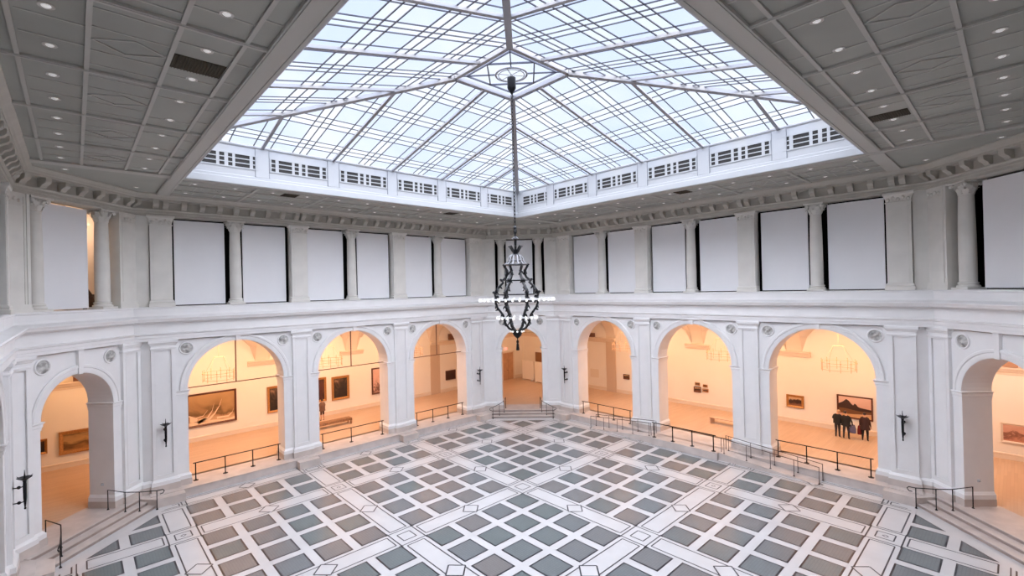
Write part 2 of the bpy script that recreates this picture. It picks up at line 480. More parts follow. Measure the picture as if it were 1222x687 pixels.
def column_proto():
    o = thing('fluted_column', '', 'column')
    m = MB(); m.box(-.40, .40, -.40, .40, 0, .1)
    m.lathe([(.38, .1), (.40, .14), (.38, .19), (.33, .21), (.33, .24), (.36, .27), (.35, .31), (.30, .33)], 28)
    part('base', m, PLASTER_UP, o, True)
    m = MB(); m.lathe([(.30, .33), (.302, 1.4), (.295, 2.4), (.28, 3.3), (.262, 4.12), (.285, 4.15), (.285, 4.19), (.26, 4.2)], 28)
    part('shaft', m, PLASTER_UP, o, True)
    m = MB(); m.lathe([(.26, 4.2), (.27, 4.35), (.31, 4.52), (.38, 4.62), (.36, 4.62)], 24)
    for row, (z, r, n) in enumerate(((4.30, .285, 8), (4.45, .32, 8))):
        for k in range(n):
            a = 2 * PI * (k + .5 * row) / n
            ca, sa = math.cos(a), math.sin(a); tx, ty = -sa, ca
            rows = []
            for i, (dz, dr, w) in enumerate(((-.12, .0, .085), (0, .04, .105), (.09, .08, .08), (.12, .15, .05), (.05, .18, .03))):
                rows.append([(ca * (r + dr) + tx * w * s, sa * (r + dr) + ty * w * s, z + dz) for s in (-1, 0, 1)])
            m.grid(rows)
    for k in range(4):
        a = PI / 4 + k * PI / 2
        m.ball((.46 * math.cos(a), .46 * math.sin(a), 4.57), .095, 8, 6)
    m.prism([(.46, .46), (.3, .37), (-.3, .37), (-.46, .46), (-.37, .3), (-.37, -.3), (-.46, -.46), (-.3, -.37), (.3, -.37), (.46, -.46), (.37, -.3), (.37, .3)][::-1], 4.64, 4.73)
    part('capital', m, PLASTER_UP, o, True)
    return o
col0 = None
def place_column(M, t, o_, label, group='grey white columns of the upper storey'):
    global col0
    mw = M @ TR(t, o_, 9.97)
    if col0 is None:
        col0 = column_proto(); col0['label'] = label; col0['group'] = group; col0.name = 'round_column'; col0.matrix_world = mw
    else: reuse(col0, mw, label, group)
for i, t in enumerate((7, 0, -7)):
    place_column(FR['left'], t, .15, f'round upper column on the left wall, {ORD[i]} from the far corner')
for i, t in enumerate((-7, 0, 7)):
    place_column(FR['right'], t, .15, f'round upper column on the right wall, {ORD[i]} from the far corner')
for k, nm in (('far_corner', 'far corner bay behind the chandelier'), ('left_corner', 'left corner bay'), ('right_corner', 'right corner bay')):
    for s, sd in ((-1, 'left'), (1, 'right')):
        if k == 'right_corner' and s == 1: continue
        place_column(FC[k], 1.57 * s, .28, f'round upper column on the {sd} of the {nm}')

# white boards that close the upper openings
m = MB(); m.box(-1.18, 1.18, -.03, .03, 0, 4.56)
for x in (-1.18, 1.18): m.box(x - .015, x + .015, -.036, .036, 0, 4.56)
BD = m.mesh('display_board', BOARD)
m = MB(); m.box(-1.1, 1.1, -.03, .03, 0, 4.56)
for x in (-1.1, 1.1): m.box(x - .015, x + .015, -.036, .036, 0, 4.56)
BDC = m.mesh('display_board', BOARD)
def board(M, t, o_, me, label):
    o = put('white_board', me); o.matrix_world = M @ TR(t, o_, 10.03)
    tag(o, label, 'panel', 'white boards filling the upper openings'); return o
n = 0
bt = (8.69, 5.38, 1.69, -1.69, -5.38, -8.69)
for i, t in enumerate(bt):
    board(FR['left'], t, .38, BD, f'tall white board in the left upper wall, {ORD[i]} from the far corner')
    board(FR['right'], -t, .38, BD, f'tall white board in the right upper wall, {ORD[i]} from the far corner')
board(FC['far_corner'], -.03, .45, BDC, 'tall white board straight behind the chandelier between two columns')
board(FC['left_corner'], -.14, .45, BDC, 'tall white board in left corner bay beside a warm lit gap')
board(FC['right_corner'], .15, .45, BDC, 'tall white board at the right edge beside the dark gap')

# black sheets behind the boards; the unlit gallery's shade is in their colour
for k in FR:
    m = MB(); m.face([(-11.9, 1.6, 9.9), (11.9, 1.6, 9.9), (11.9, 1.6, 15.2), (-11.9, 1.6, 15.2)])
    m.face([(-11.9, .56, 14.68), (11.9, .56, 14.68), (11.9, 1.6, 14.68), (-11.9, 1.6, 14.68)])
    struct('wall_shade_backing_' + k, m, DARK, FR[k])
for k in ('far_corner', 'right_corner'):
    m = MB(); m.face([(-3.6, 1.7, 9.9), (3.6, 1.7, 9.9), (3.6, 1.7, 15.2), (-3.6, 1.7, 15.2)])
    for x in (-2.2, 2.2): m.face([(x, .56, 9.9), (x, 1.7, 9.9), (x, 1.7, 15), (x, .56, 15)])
    struct('wall_shade_backing_' + k, m, DARK, FC[k])
# left corner: lit upper gallery behind
m = MB(); m.face([(-5, 3.2, 9.9), (7, 3.2, 9.9), (7, 3.2, 15.7), (-5, 3.2, 15.7)])
for x in (-5, 7): m.face([(x, .9, 9.9), (x, 3.2, 9.9), (x, 3.2, 15.7), (x, .9, 15.7)])
wl = struct('wall_upper_gallery', m, PINKW, FC['left_corner'])
m = MB(); m.box(2.5, 3.6, 3.0, 3.2, 9.97, 14.0)
m.sweep([(3.6, 3.2), (3.6, 3.0), (2.5, 3.0), (2.5, 3.2)][::-1], [(-o, z) for o, z in [(0, 14.0), (.05, 14.0), (.05, 14.12), (.02, 14.15), (.1, 14.3), (.1, 14.42), (0, 14.45)]])
for i in range(8):
    z = 14.5 + .1 * i; m.box(2.5 - .0, 3.3 - .09 * i, 3.0, 3.2, z, z + .1)
part('wall_pilaster', m, PINKW, wl)

# ------------------------------------------------------------------ ceiling
ZC = 15.75; HB = 10.2
m = MB()
B = 25.0
for (x0, x1, y0, y1) in ((-B, -HB, -B, B), (HB, B, -B, B), (-HB, HB, HB, B), (-HB, HB, -B, -HB)):
    m.face([(x0, y0, ZC), (x1, y0, ZC), (x1, y1, ZC), (x0, y1, ZC)])
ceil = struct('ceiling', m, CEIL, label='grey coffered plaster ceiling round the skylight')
# beams along the four sides of the opening, running on to the walls
m = MB(); E_ = 15.05
for s in (-1, 1):
    m.box(min(s * 10.2, s * 10.73), max(s * 10.2, s * 10.73), -E_, E_, 15.67, ZC + .01)
for s in (-1, 1):
    y0, y1 = min(s * 10.2, s * 10.73), max(s * 10.2, s * 10.73)
    m.box(-10.2, 10.2, y0, y1, 15.67, ZC + .01); m.box(-E_, -10.73, y0, y1, 15.67, ZC + .01); m.box(10.73, E_, y0, y1, 15.67, ZC + .01)
for s in (-1, 1):
    for q in (10.27, 10.66):
        m.box(s * q - .03, s * q + .03, -E_, E_, 15.65, 15.68); m.box(-10.2, 10.2, s * q - .03, s * q + .03, 15.65, 15.68)
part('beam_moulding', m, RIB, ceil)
ribs = MB(); dia = MB(); thin = MB()
def strip(f):
    # f maps (along, across) -> world box
    for a_ in [3.52 * k for k in range(-2, 3)]:
        f(ribs, a_ - .07, a_ + .07, 10.73, 15.05, 15.69)
        f(ribs, a_ - .03, a_ + .03, 10.73, 15.05, 15.675)
    for c, w in ((11.13, .042), (12.25, .045), (13.6, .045), (14.71, .042)):
        f(ribs, -10.73, 10.73, c - w, c + w, 15.70)
    for k in range(-3, 3):
        a0, a1 = 3.52 * k, 3.52 * (k + 1)
        mid = (a0 + a1) / 2
        for d in (-.48, .48): f(thin, mid + d - .02, mid + d + .02, 13.6, 14.62, 15.735)
        for d in (-1.38, -.58, .58, 1.38): f(thin, mid + d - .02, mid + d + .02, 12.25, 13.6, 15.735)
        for d in (-.95, .95): f(thin, mid + d - .02, mid + d + .02, 11.13, 12.25, 15.735)
        for d in (-.62, .62): f(thin, mid + d - .02, mid + d + .02, 10.73, 11.13, 15.735)
def fx(sg): return lambda mb, a0, a1, c0, c1, z: mb.box(min(sg * c0, sg * c1), max(sg * c0, sg * c1), a0, a1, z, ZC + .005)
def fy(sg): return lambda mb, a0, a1, c0, c1, z: mb.box(a0, a1, min(sg * c0, sg * c1), max(sg * c0, sg * c1), z, ZC + .005)
for sg in (-1, 1): strip(fx(sg)); strip(fy(sg))
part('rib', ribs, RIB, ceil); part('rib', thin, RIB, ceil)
for sg in (-1, 1):
    for sw in (0, 1):
        for k in range(-3, 3):
            mid = 3.52 * (k + .5)
            P4 = [(13.54, mid), (12.98, mid + .40), (12.30, mid), (12.86, mid - .40)]
            P4 = [((sg * c, a_) if sw == 0 else (a_, sg * c)) for c, a_ in P4]
            for p, q in zip(P4, P4[1:] + P4[:1]):
                dia.bar((*p, ZC + .005), (*q, ZC + .005), .035, .03)
part('diamond_moulding', dia, RIB, ceil)

# recessed downlights
def downlight():
    o = thing('recessed_downlight', '', 'ceiling light')
    m = MB(); m.lathe([(.07, -.004), (.115, -.016), (.125, -.01), (.125, .0), (.07, .0)], 20, cap=False)
    part('trim_ring', m, mat('lamp_ring', (.55, .53, .5), .4), o, True)
    m = MB(); m.lathe([(.0001, -.035), (.045, -.03), (.072, -.012), (.072, 0)], 16, cap=False)
    part('lamp_lens', m, LAMPON, o, True)
    return o
dl0 = downlight(); used = [False]
def put_dl(x, y, label, group):
    mw = TR(x, y, ZC)
    if not used[0]: dl0.matrix_world = mw; dl0['label'] = label; dl0['group'] = group; used[0] = True
    else: reuse(dl0, mw, label, group)
LP = [.87, 2.64, 4.4, 6.16, 7.9, 9.6]
alongs = sorted([-v for v in LP] + LP)
for key, f in (('left', lambda a_, c: (a_, c)), ('right', lambda a_, c: (c, a_)), ('near left', lambda a_, c: (-c, a_)), ('near right', lambda a_, c: (a_, -c))):
    nm = {'left': 'strip over left wall', 'right': 'strip over right wall', 'near left': 'ceiling left of skylight', 'near right': 'ceiling right of skylight'}[key]
    for c, row in ((14.18, 'wall side'), (11.68, 'skylight side')):
        vis = [a_ for a_ in alongs if not (key.startswith('near') and a_ < -5)]
        for i, a_ in enumerate(sorted(vis, reverse=True)):
            put_dl(*f(a_, c), f'recessed light, {nm}, {row} row, {ORD[i]} from far end', 'recessed lights in the ' + nm)
for (x, y, lb) in ((-14.08, 11.63, 'in the left ceiling corner nearer the left edge'), (-11.6, 13.99, 'in the left ceiling corner nearer the wall'), (14.1, 11.7, 'in the far ceiling corner towards the right wall'), (11.7, 14.1, 'in the far ceiling corner towards the left wall'), (12.05, -14.02, 'in the right ceiling corner nearer the right edge'), (14.1, -11.7, 'in the right ceiling corner nearer the wall')):
    put_dl(x, y, 'small recessed ceiling light ' + lb, 'recessed lights in the ceiling corners')
# dark air vents in the ceiling
def ceiling_vent(x, y, wx, wy, label):
    o = thing('ceiling_vent', label, 'air vent', TR(x, y, ZC), 'dark rectangular vents in the ceiling')
    m = MB(); m.box(-wx / 2, wx / 2, -wy / 2, wy / 2, -.012, 0); part('backing', m, mat('vent_dark', (.045, .035, .018), .8), o)
    m = MB()
    k = int(max(wx, wy) / .06)
    for i in range(k):
        t = -max(wx, wy) / 2 + (i + .5) * max(wx, wy) / k
        if wx > wy: m.box(t - .006, t + .006, -wy / 2, wy / 2, -.03, -.012)
        else: m.box(-wx / 2, wx / 2, t - .006, t + .006, -.03, -.012)
    part('grille_slat', m, mat('vent_slat', (.045, .036, .019), .7), o)
    return o
ceiling_vent(-11.69, -1.70, 1.0, .76, 'large dark vent in the ceiling left of the skylight')
ceiling_vent(5.58, -11.64, .76, 1.0, 'dark vent in the ceiling right of the skylight')
ceiling_vent(-5.27, 11.70, .76, 1.0, 'dark vent in the strip over the left wall, farther from the chandelier')
ceiling_vent(5.3, 11.68, .76, 1.0, 'dark vent in the strip over the left wall, nearer the chandelier')
ceiling_vent(11.9, -1.6, 1.0, .76, 'dark vent in the ceiling strip over the right wall')

# ------------------------------------------------------------------ skylight: curb, grilles, glazing
ZT = 17.6; ZA = 19.58; RA = 1.705
sq = [(HB, -HB), (HB, HB), (-HB, HB), (-HB, -HB)]
m = MB(); m.sweep(sq, [(-.25, 15.70), (0, 15.66), (.03, 15.68), (.03, 15.96), (-.01, 15.99), (-.01, 16.10), (-.05, 16.13), (-.05, 17.48), (-.01, 17.50), (.02, 17.55), (.02, 17.60), (-.3, 17.62)], closed=True)
curb = struct('trim_4', m, CURB, label='white curb wall under the glass roof')
m = MB()
for sg in (-1, 1):
    for k in range(-3, 4):
        a_ = 3.52 * k
        w = .30 if abs(k) < 3 else .2
        a_ = max(-9.95, min(9.95, a_))
        lo, hi = a_ - w, a_ + w
        m.box(lo, hi, min(sg * 10.225, sg * 10.25), max(sg * 10.225, sg * 10.25), 16.13, 17.49)
        m.box(min(sg * 10.225, sg * 10.25), max(sg * 10.225, sg * 10.25), lo, hi, 16.13, 17.49)
part('panel_strip', m, CURB, curb)
m = MB()
for sg in (-1, 1):
    for k in range(-2, 3):
        for d in (-.31, .31):
            a_ = 3.52 * k + d
            m.box(a_ - .012, a_ + .012, min(sg * 10.215, sg * 10.26), max(sg * 10.215, sg * 10.26), 16.13, 17.49)
            m.box(min(sg * 10.215, sg * 10.26), max(sg * 10.215, sg * 10.26), a_ - .012, a_ + .012, 16.13, 17.49)
part('panel_groove', m, mat('groove_grey', (.22, .235, .26), .6), curb)
def grille_proto():
    o = thing('clerestory_grille', '', 'ventilation grille')
    W_, H_ = 2.76, .64
    m = MB(); m.box(-W_ / 2, W_ / 2, -.012, .0, -H_ / 2, H_ / 2); part('backing', m, mat('grille_dark', (.028, .027, .026), .8), o)
    m = MB()
    cols = [(0, .08), (.135, .365), (.41, .485), (.54, .605), (.645, .87), (.92, 1)]
    edges = []
    for (a_, b_), (c_, d_) in zip(cols, cols[1:]): edges.append((b_, c_))
    for b_, c_ in edges: m.box(-W_ / 2 + b_ * W_ - .0, -W_ / 2 + c_ * W_, -.03, -.012, -H_ / 2, H_ / 2)
    for k in (1, 2):
        z = -H_ / 2 + k * H_ / 3; m.box(-W_ / 2, W_ / 2, -.032, -.012, z - .022, z + .022)
    part('lattice', m, CURB, o)
    m = MB()
    for z in (-H_ / 2, H_ / 2): m.box(-W_ / 2 - .05, W_ / 2 + .05, -.035, -.0, z - .03, z + .03)
    for x in (-W_ / 2, W_ / 2): m.box(x - .03, x + .03, -.035, -.0, -H_ / 2, H_ / 2)
    part('frame', m, CURB, o)
    return o
gr0 = grille_proto(); gused = False
FL = frame((0, 1, 0), 10.25); FRr = frame((1, 0, 0), 10.25)
for F_, sgn, nm in ((FL, 1, 'left'), (FRr, -1, 'right')):
    for i, t in enumerate((8.62, 5.28, 1.76, -1.76, -5.28, -8.62)):
        lb = f'white lattice grille below the skylight, {nm} side, {ORD[i]} from the far corner'
        mw = F_ @ TR(sgn * t, 0, 16.80)
        if not gused: gr0.matrix_world = mw; gr0['label'] = lb; gr0['group'] = 'lattice grilles under the skylight'; gused = True
        else: reuse(gr0, mw, lb, 'lattice grilles under the skylight')

def sl(y): return ZT + (HB - y) * (ZA - ZT) / (HB - RA)     # slope height at plan distance y from the centre
rows_y = [9.56, 9.2, 8.84, 7.52, 7.12, 6.72, 5.57, 5.19, 4.80, 3.56, 3.2, 2.84, 1.95]
cols_x = []
for k in range(-3, 4):
    c = 3.52 * k
    for d in (-.38, .38): cols_x.append(c + d)
for k in range(-3, 3):
    c = 3.52 * (k + .5)
    for d in (-.34, 0, .34): cols_x.append(c + d)
cols_x = sorted(x for x in cols_x if abs(x) < 10.1)
def rot(k):   # slope k: 0 -> +y, 1 -> +x ...
    return Matrix.Rotation(-k * PI / 2, 4, 'Z')
def clip_poly(poly):
    # keep |x| <= y
    for sgn in (1, -1):
        out = []
        for i in range(len(poly)):
            p, q = poly[i], poly[(i + 1) % len(poly)]
            dp, dq = p[1] - sgn * p[0], q[1] - sgn * q[0]
            if dp >= 0: out.append(p)
            if (dp > 0) != (dq > 0) and abs(dp - dq) > 1e-9:
                t = dp / (dp - dq); out.append((p[0] + (q[0] - p[0]) * t, p[1] + (q[1] - p[1]) * t))
        poly = out
        if len(poly) < 3: return []
    return poly
sky = bpy.data.objects.new('window_1', None); C.objects.link(sky); sky['kind'] = 'structure'; sky['label'] = 'glass hipped skylight with dark bars over the court'
slope = MB(); bars = MB()
xs = sorted(cols_x + [-10.2, 10.2]); ys = sorted(rows_y + [RA, HB])
for i in range(len(xs) - 1):
    for j in range(len(ys) - 1):
        poly = clip_poly([(xs[i], ys[j]), (xs[i + 1], ys[j]), (xs[i + 1], ys[j + 1]), (xs[i], ys[j + 1])])
        if not poly: continue
        big = (xs[i + 1] - xs[i] > .5) and (ys[j + 1] - ys[j] > .5)
        slope.cur = 0 if big else 1
        slope.face([(x, y, sl(y) + .05) for x, y in poly])
for x in cols_x:
    y1 = max(abs(x), RA)
    if HB - y1 > .1: bars.bar((x, HB, sl(HB) + .03), (x, y1, sl(y1) + .03), .04, .03)
for y in rows_y:
    bars.bar((-y, y, sl(y) + .03), (y, y, sl(y) + .03), .04, .03)
gm = slope.mesh('glass_pane', [GLASS_BIG, GLASS_CLR]); bmh = bars.mesh('muntin', BAR)
for k in range(4):
    g = put('glass_pane', gm, sky); g.matrix_local = rot(k)
    b = put('muntin', bmh, sky); b.matrix_local = rot(k)
    for c in (-7.04, -3.52, 0, 3.52, 7.04):
        mm = MB(); y1 = max(abs(c), RA)
        mm.bar((c, HB, sl(HB) + .02), (c, y1, sl(y1) + .02), .10, .11)
        mm.bar((c, HB, sl(HB) - .08), (c, y1, sl(y1) - .08), .15, .025)
        r = part('rafter', mm, STEEL, sky); r.matrix_local = rot(k)
    mm = MB(); mm.bar((HB, HB, ZT + .02), (RA, RA, ZA + .02), .16, .16); mm.bar((HB, HB, ZT - .13), (RA, RA, ZA - .13), .24, .03)
    r = part('hip_rafter', mm, STEEL, sky); r.matrix_local = rot(k)
    mm = MB(); mm.bar((-RA - .1, RA, ZA + .05), (RA + .1, RA, ZA + .05), .16, .18)
    r = part('apex_beam', mm, STEEL, sky); r.matrix_local = rot(k)
m = MB(); m.face([(-RA, -RA, ZA + .08), (RA, -RA, ZA + .08), (RA, RA, ZA + .08), (-RA, RA, ZA + .08)])
part('apex_glass', m, GLASS_BIG, sky)
m = MB(); q = 1.35
S4 = [(-q, -q), (q, -q), (q, q), (-q, q)]
for a_, b_ in zip(S4, S4[1:] + S4[:1]): m.bar((*a_, ZA + .04), (*b_, ZA + .04), .05, .06)
D4 = [(0, -q), (q, 0), (0, q), (-q, 0)]
for a_, b_ in zip(D4, D4[1:] + D4[:1]): m.bar((*a_, ZA + .04), (*b_, ZA + .04), .055, .06)
for a_ in S4:
    s = .66 / (q * R2); m.bar((*a_, ZA + .03), (a_[0] * s, a_[1] * s, ZA + .03), .045, .05)
    m.bar((*a_, ZA + .03), (a_[0] / q * RA, a_[1] / q * RA, ZA + .03), .045, .05)
part('muntin', m, BAR, sky)
m = MB(); m.ring(.66, .045, ZA - .02, n=40); m.ring(.55, .02, ZA - .05, n=40)
for k in range(6):
    a_ = PI / 6 + k * PI / 3; m.tube([(.1 * math.cos(a_), .1 * math.sin(a_), ZA - .03), (.66 * math.cos(a_), .66 * math.sin(a_), ZA - .03)], .02, 6)
part('hub_ring', m, STEEL, sky)

# ------------------------------------------------------------------ great chandelier
ch = thing('chandelier', 'large black iron cage chandelier hanging from the skylight on a long chain', 'chandelier', TR(0, 0, 7.85))
def zc(z): return z - 7.85
m = MB(); m.lathe([(.03, zc(18.72)), (.07, zc(18.80)), (.17, zc(18.95)), (.185, zc(19.0)), (.185, zc(19.42)), (.13, zc(19.46)), (.06, zc(19.56))], 18)
part('ceiling_canopy', m, IRON, ch, True)
m = MB()
z = 18.74; k = 0
while z > 13.12:
    pts = []
    for i in range(12):
        a_ = 2 * PI * i / 12
        u, w = .038 * math.cos(a_), .098 * math.sin(a_)
        pts.append((u, 0, zc(z - .09) + w) if k % 2 == 0 else (0, u, zc(z - .09) + w))
    m.tube(pts, .016, 6, closed=True); z -= .155; k += 1
part('chain', m, IRON, ch, True)
m = MB()
m.lathe([(.02, zc(13.16)), (.045, zc(13.12)), (.07, zc(13.06)), (.05, zc(12.99)), (.075, zc(12.92)), (.08, zc(12.85)), (.04, zc(12.79)), (.035, zc(12.70)), (.07, zc(12.66)), (.15, zc(12.60)), (.16, zc(12.57)), (.06, zc(12.53)), (.05, zc(12.3)), (.06, zc(12.0)), (.14, zc(11.93)), (.14, zc(11.9))][::-1], 18)
part('stem', m, CAGE, ch, True)
m = MB()     # crown of leaves
for k in range(8):
    a_ = 2 * PI * k / 8; ca, sa = math.cos(a_), math.sin(a_)
    m.tube([(r * ca, r * sa, zc(z)) for r, z in ((.08, 11.98), (.13, 12.07), (.18, 12.17), (.26, 12.27), (.32, 12.25))], [.03, .045, .05, .035, .012], 6)
    m.ball((.11 * ca, .11 * sa, zc(12.10)), .035, 8, 5)
m.ring(.1, .025, zc(12.02), n=20)
part('crown', m, CAGE, ch, True)
m = MB()     # small ribbed dome
for k in range(12):
    a_ = 2 * PI * k / 12; ca, sa = math.cos(a_), math.sin(a_)
    m.tube([(r * ca, r * sa, zc(z)) for r, z in ((.12, 11.9), (.23, 11.86), (.30, 11.76), (.34, 11.6), (.48, 11.48))], .036, 6)
m.ring(.33, .022, zc(11.66), n=30); m.ring(.46, .034, zc(11.5), n=36)
part('dome', m, mat('grey_iron', (.20, .20, .21), .3, .6), ch, True)
ribp = [(.46, 11.48), (.50, 11.44), (.42, 11.30), (.36, 11.12), (.44, 10.94), (.60, 10.82), (.55, 10.74), (.72, 10.58), (.86, 10.38), (.91, 10.22), (.88, 10.05), (.89, 9.86), (.82, 9.66), (.68, 9.48), (.58, 9.34), (.56, 9.2), (.50, 9.0), (.36, 8.80), (.16, 8.68)]
m = MB()
m.tube([(r, 0, zc(z)) for r, z in ribp], .052, 8)
for (r, z, rad) in ((.50, 11.46, .05), (.63, 10.83, .055), (.60, 10.80, .045), (.95, 10.30, .06), (.93, 9.98, .06), (.80, 10.12, .05), (.78, 9.9, .05), (.86, 9.72, .04), (.60, 9.32, .05), (.48, 8.92, .04)):
    pts = [(r + rad * 1.1 * math.cos(t) * (1 - t / 9), 0, zc(z) + rad * 1.1 * math.sin(t) * (1 - t / 9)) for t in [i * .55 for i in range(11)]]
    m.tube(pts, .026, 6)
    m.ball((r, 0, zc(z)), .05, 8, 5)
for (r, z, r2, z2) in ((.40, 11.3, .32, 11.2), (.70, 10.6, .60, 10.46), (.80, 9.62, .92, 9.56), (.53, 9.1, .43, 9.16), (.86, 10.38, .76, 10.25)):
    m.tube([(r, 0, zc(z)), ((r + r2) / 2, .03, zc((z + z2) / 2 - .02)), (r2, 0, zc(z2))], [.03, .045, .012], 6)
for (r, z, dz) in ((.40, 11.22, .16), (.52, 10.86, .14), (.74, 10.52, .16), (.88, 10.14, .14), (.86, 9.78, .15), (.63, 9.40, .14), (.53, 9.08, .14)):
    for s_ in (-1, 1):
        m.tube([(r, 0, zc(z)), (r + .03, s_ * .06, zc(z - dz * .3)), (r + .05, s_ * .10, zc(z - dz * .8)), (r + .02, s_ * .13, zc(z - dz))], [.02, .03, .024, .006], 6)
ribm = m.mesh('cage_rib', CAGE, True)
for k in range(6):
    o = put('cage_rib', ribm, ch); o.rotation_euler = (0, 0, PI / 12 * 0 - PI / 4 + k * PI / 3)
for (R_, z, r_) in ((.58, 10.82, .016), (.90, 10.22, .018), (.86, 9.93, .02), (.40, 11.3, .0)):
    if r_:
        m = MB(); m.ring(R_, r_, zc(z), n=48); part('cage_hoop', m, IRON, ch, True)
def lamp_hoop(R_, z, nb):
    m = MB(); rows = []
    for i in range(72):
        a_ = 2 * PI * i / 72
        rows.append([(r * math.cos(a_), r * math.sin(a_), zc(zz)) for r, zz in ((R_ - .025, z - .03), (R_ + .025, z - .03), (R_ + .025, z + .03), (R_ - .025, z + .03))])
    m.grid(rows, close_u=True, close_v=True)
    for k in range(6):
        a_ = -PI / 4 + k * PI / 3; m.tube([(.5 * math.cos(a_), .5 * math.sin(a_), zc(z)), (R_ * math.cos(a_), R_ * math.sin(a_), zc(z))], .014, 6)
    hp = part('lamp_hoop', m, mat('pale_hoop', (.85, .85, .84), .4, 0), ch)
    mb = MB(); mb.lathe([(.0001, -.05), (.03, -.045), (.045, -.01), (.045, .03), (.02, .05), (.02, .08)], 10)
    bm_ = mb.mesh('bulb', BULB, True)
    for k in range(nb):
        a_ = 2 * PI * k / nb
        o = put('bulb', bm_, hp); o.location = (R_ * math.cos(a_), R_ * math.sin(a_), zc(z) - .045)
lamp_hoop(1.58, 10.04, 36); lamp_hoop(.84, 9.28, 20)
m = MB(); m.lathe([(.03, zc(8.36)), (.08, zc(8.40)), (.16, zc(8.48)), (.20, zc(8.58)), (.21, zc(8.66)), (.18, zc(8.70)), (.1, zc(8.70))], 20)
part('bowl', m, IRON, ch, True)
mb = MB(); mb.ball((0, 0, 0), .038, 8, 5); bm_ = mb.mesh('bulb', BULB, True)
for k in range(8):
    o = put('bulb', bm_, ch); o.location = (.27 * math.cos(k * PI / 4), .27 * math.sin(k * PI / 4), zc(8.66))
m = MB(); m.lathe([(.05, zc(7.85)), (.075, zc(7.87)), (.06, zc(8.0)), (.05, zc(8.12)), (.035, zc(8.15)), (.055, zc(8.2)), (.05, zc(8.26)), (.022, zc(8.29)), (.022, zc(8.37))], 14)
part('tassel', m, IRON, ch, True)

# ------------------------------------------------------------------ court floor
oct_f = octagon(15.3, 18.4)
m = MB(); m.prism(oct_f[::1], -.2, 0)
floor = struct('floor', m, FLOORM, label='white marble court floor set with grey glass squares')
tiles = MB(); bord = MB(); lin = MB(); fill = MB()
LIM = 24.78
def clip_oct(poly, lim):
    for sx in (1, -1):
        for sy in (1, -1):
            out = []
            for i in range(len(poly)):
                p, q = poly[i], poly[(i + 1) % len(poly)]
                dp = lim - sx * p[0] - sy * p[1]; dq = lim - sx * q[0] - sy * q[1]
                if dp >= 0: out.append(p)
                if (dp > 0) != (dq > 0) and abs(dp - dq) > 1e-9:
                    t = dp / (dp - dq); out.append((p[0] + (q[0] - p[0]) * t, p[1] + (q[1] - p[1]) * t))
            poly = out
            if len(poly) < 3: return []
    return poly
starts = []
for c in (-7, 0, 7):
    for k in range(4): starts.append(c - 2.925 + k * 1.55)
starts += [11.075, 12.625, -12.275, -13.825]
starts.sort()
for sx in starts:
    for sy in starts:
        big = clip_oct([(sx, sy), (sx + 1.2, sy), (sx + 1.2, sy + 1.2), (sx, sy + 1.2)], LIM)
        sm = clip_oct([(sx + .065, sy + .065), (sx + 1.135, sy + .065), (sx + 1.135, sy + 1.135), (sx + .065, sy + 1.135)], LIM - .09)
        if len(big) >= 3: bord.face([(x, y, .003) for x, y in big])
        if len(sm) >= 3: tiles.face([(x, y, .006) for x, y in sm])
def line(p, q, w=.05, z=.003, lim=LIM + .1):
    p = Vector(p); q = Vector(q); t = (q - p).normalized(); nrm = Vector((-t.y, t.x)) * (w / 2)
    poly = clip_oct([tuple(p - nrm), tuple(q - nrm), tuple(q + nrm), tuple(p + nrm)], lim)
    if len(poly) >= 3: lin.face([(x, y, z) for x, y in poly])
def rect(x0, x1, y0, y1, w=.05):
    for a_, b_ in (((x0, y0), (x1, y0)), ((x1, y0), (x1, y1)), ((x1, y1), (x0, y1)), ((x0, y1), (x0, y0))): line(a_, b_, w)
def diamond(x, y, r=.46):
    pts = [(x - r, y), (x, y - r), (x + r, y), (x, y + r)]
    fill.face([(a_, b_, .0045) for a_, b_ in pts])
    for a_, b_ in zip(pts, pts[1:] + pts[:1]): line(a_, b_, .055, .006)
segs = [(-13.825, -11.075), (-9.925, -4.075), (-2.925, 2.925), (4.075, 9.925), (11.075, 13.825)]
for c in (-10.5, -3.5, 3.5, 10.5):
    for (a_, b_) in segs:
        for sw in (0, 1):
            y0, y1 = a_ + .15, b_ - .15
            if abs(c) > 10 and abs(a_) > 9.9 or abs(c) > 10 and abs(b_) > 11: 
                y0, y1 = a_ + .15, b_ - .15
            if sw == 0: rect(c - .40, c + .40, y0, y1)
            else: rect(y0, y1, c - .40, c + .40)
            if b_ - a_ > 4:
                mid = (a_ + b_) / 2
                diamond(*((c, mid) if sw == 0 else (mid, c)))
    for d in (-10.5, -3.5, 3.5, 10.5):
        for s in (-.575, .575):
            line((c + s, d - .7), (c + s, d + .7), .05); line((c - .7, d + s), (c + .7, d + s), .05)
        rect(c - .30, c + .30, d - .30, d + .30)
        if abs(c) > 10 or abs(d) > 10:
            r = .10; 
            for a_, b_ in (((c - r, d), (c, d - r)), ((c, d - r), (c + r, d)), ((c + r, d), (c, d + r)), ((c, d + r), (c - r, d))): line(a_, b_, .035)
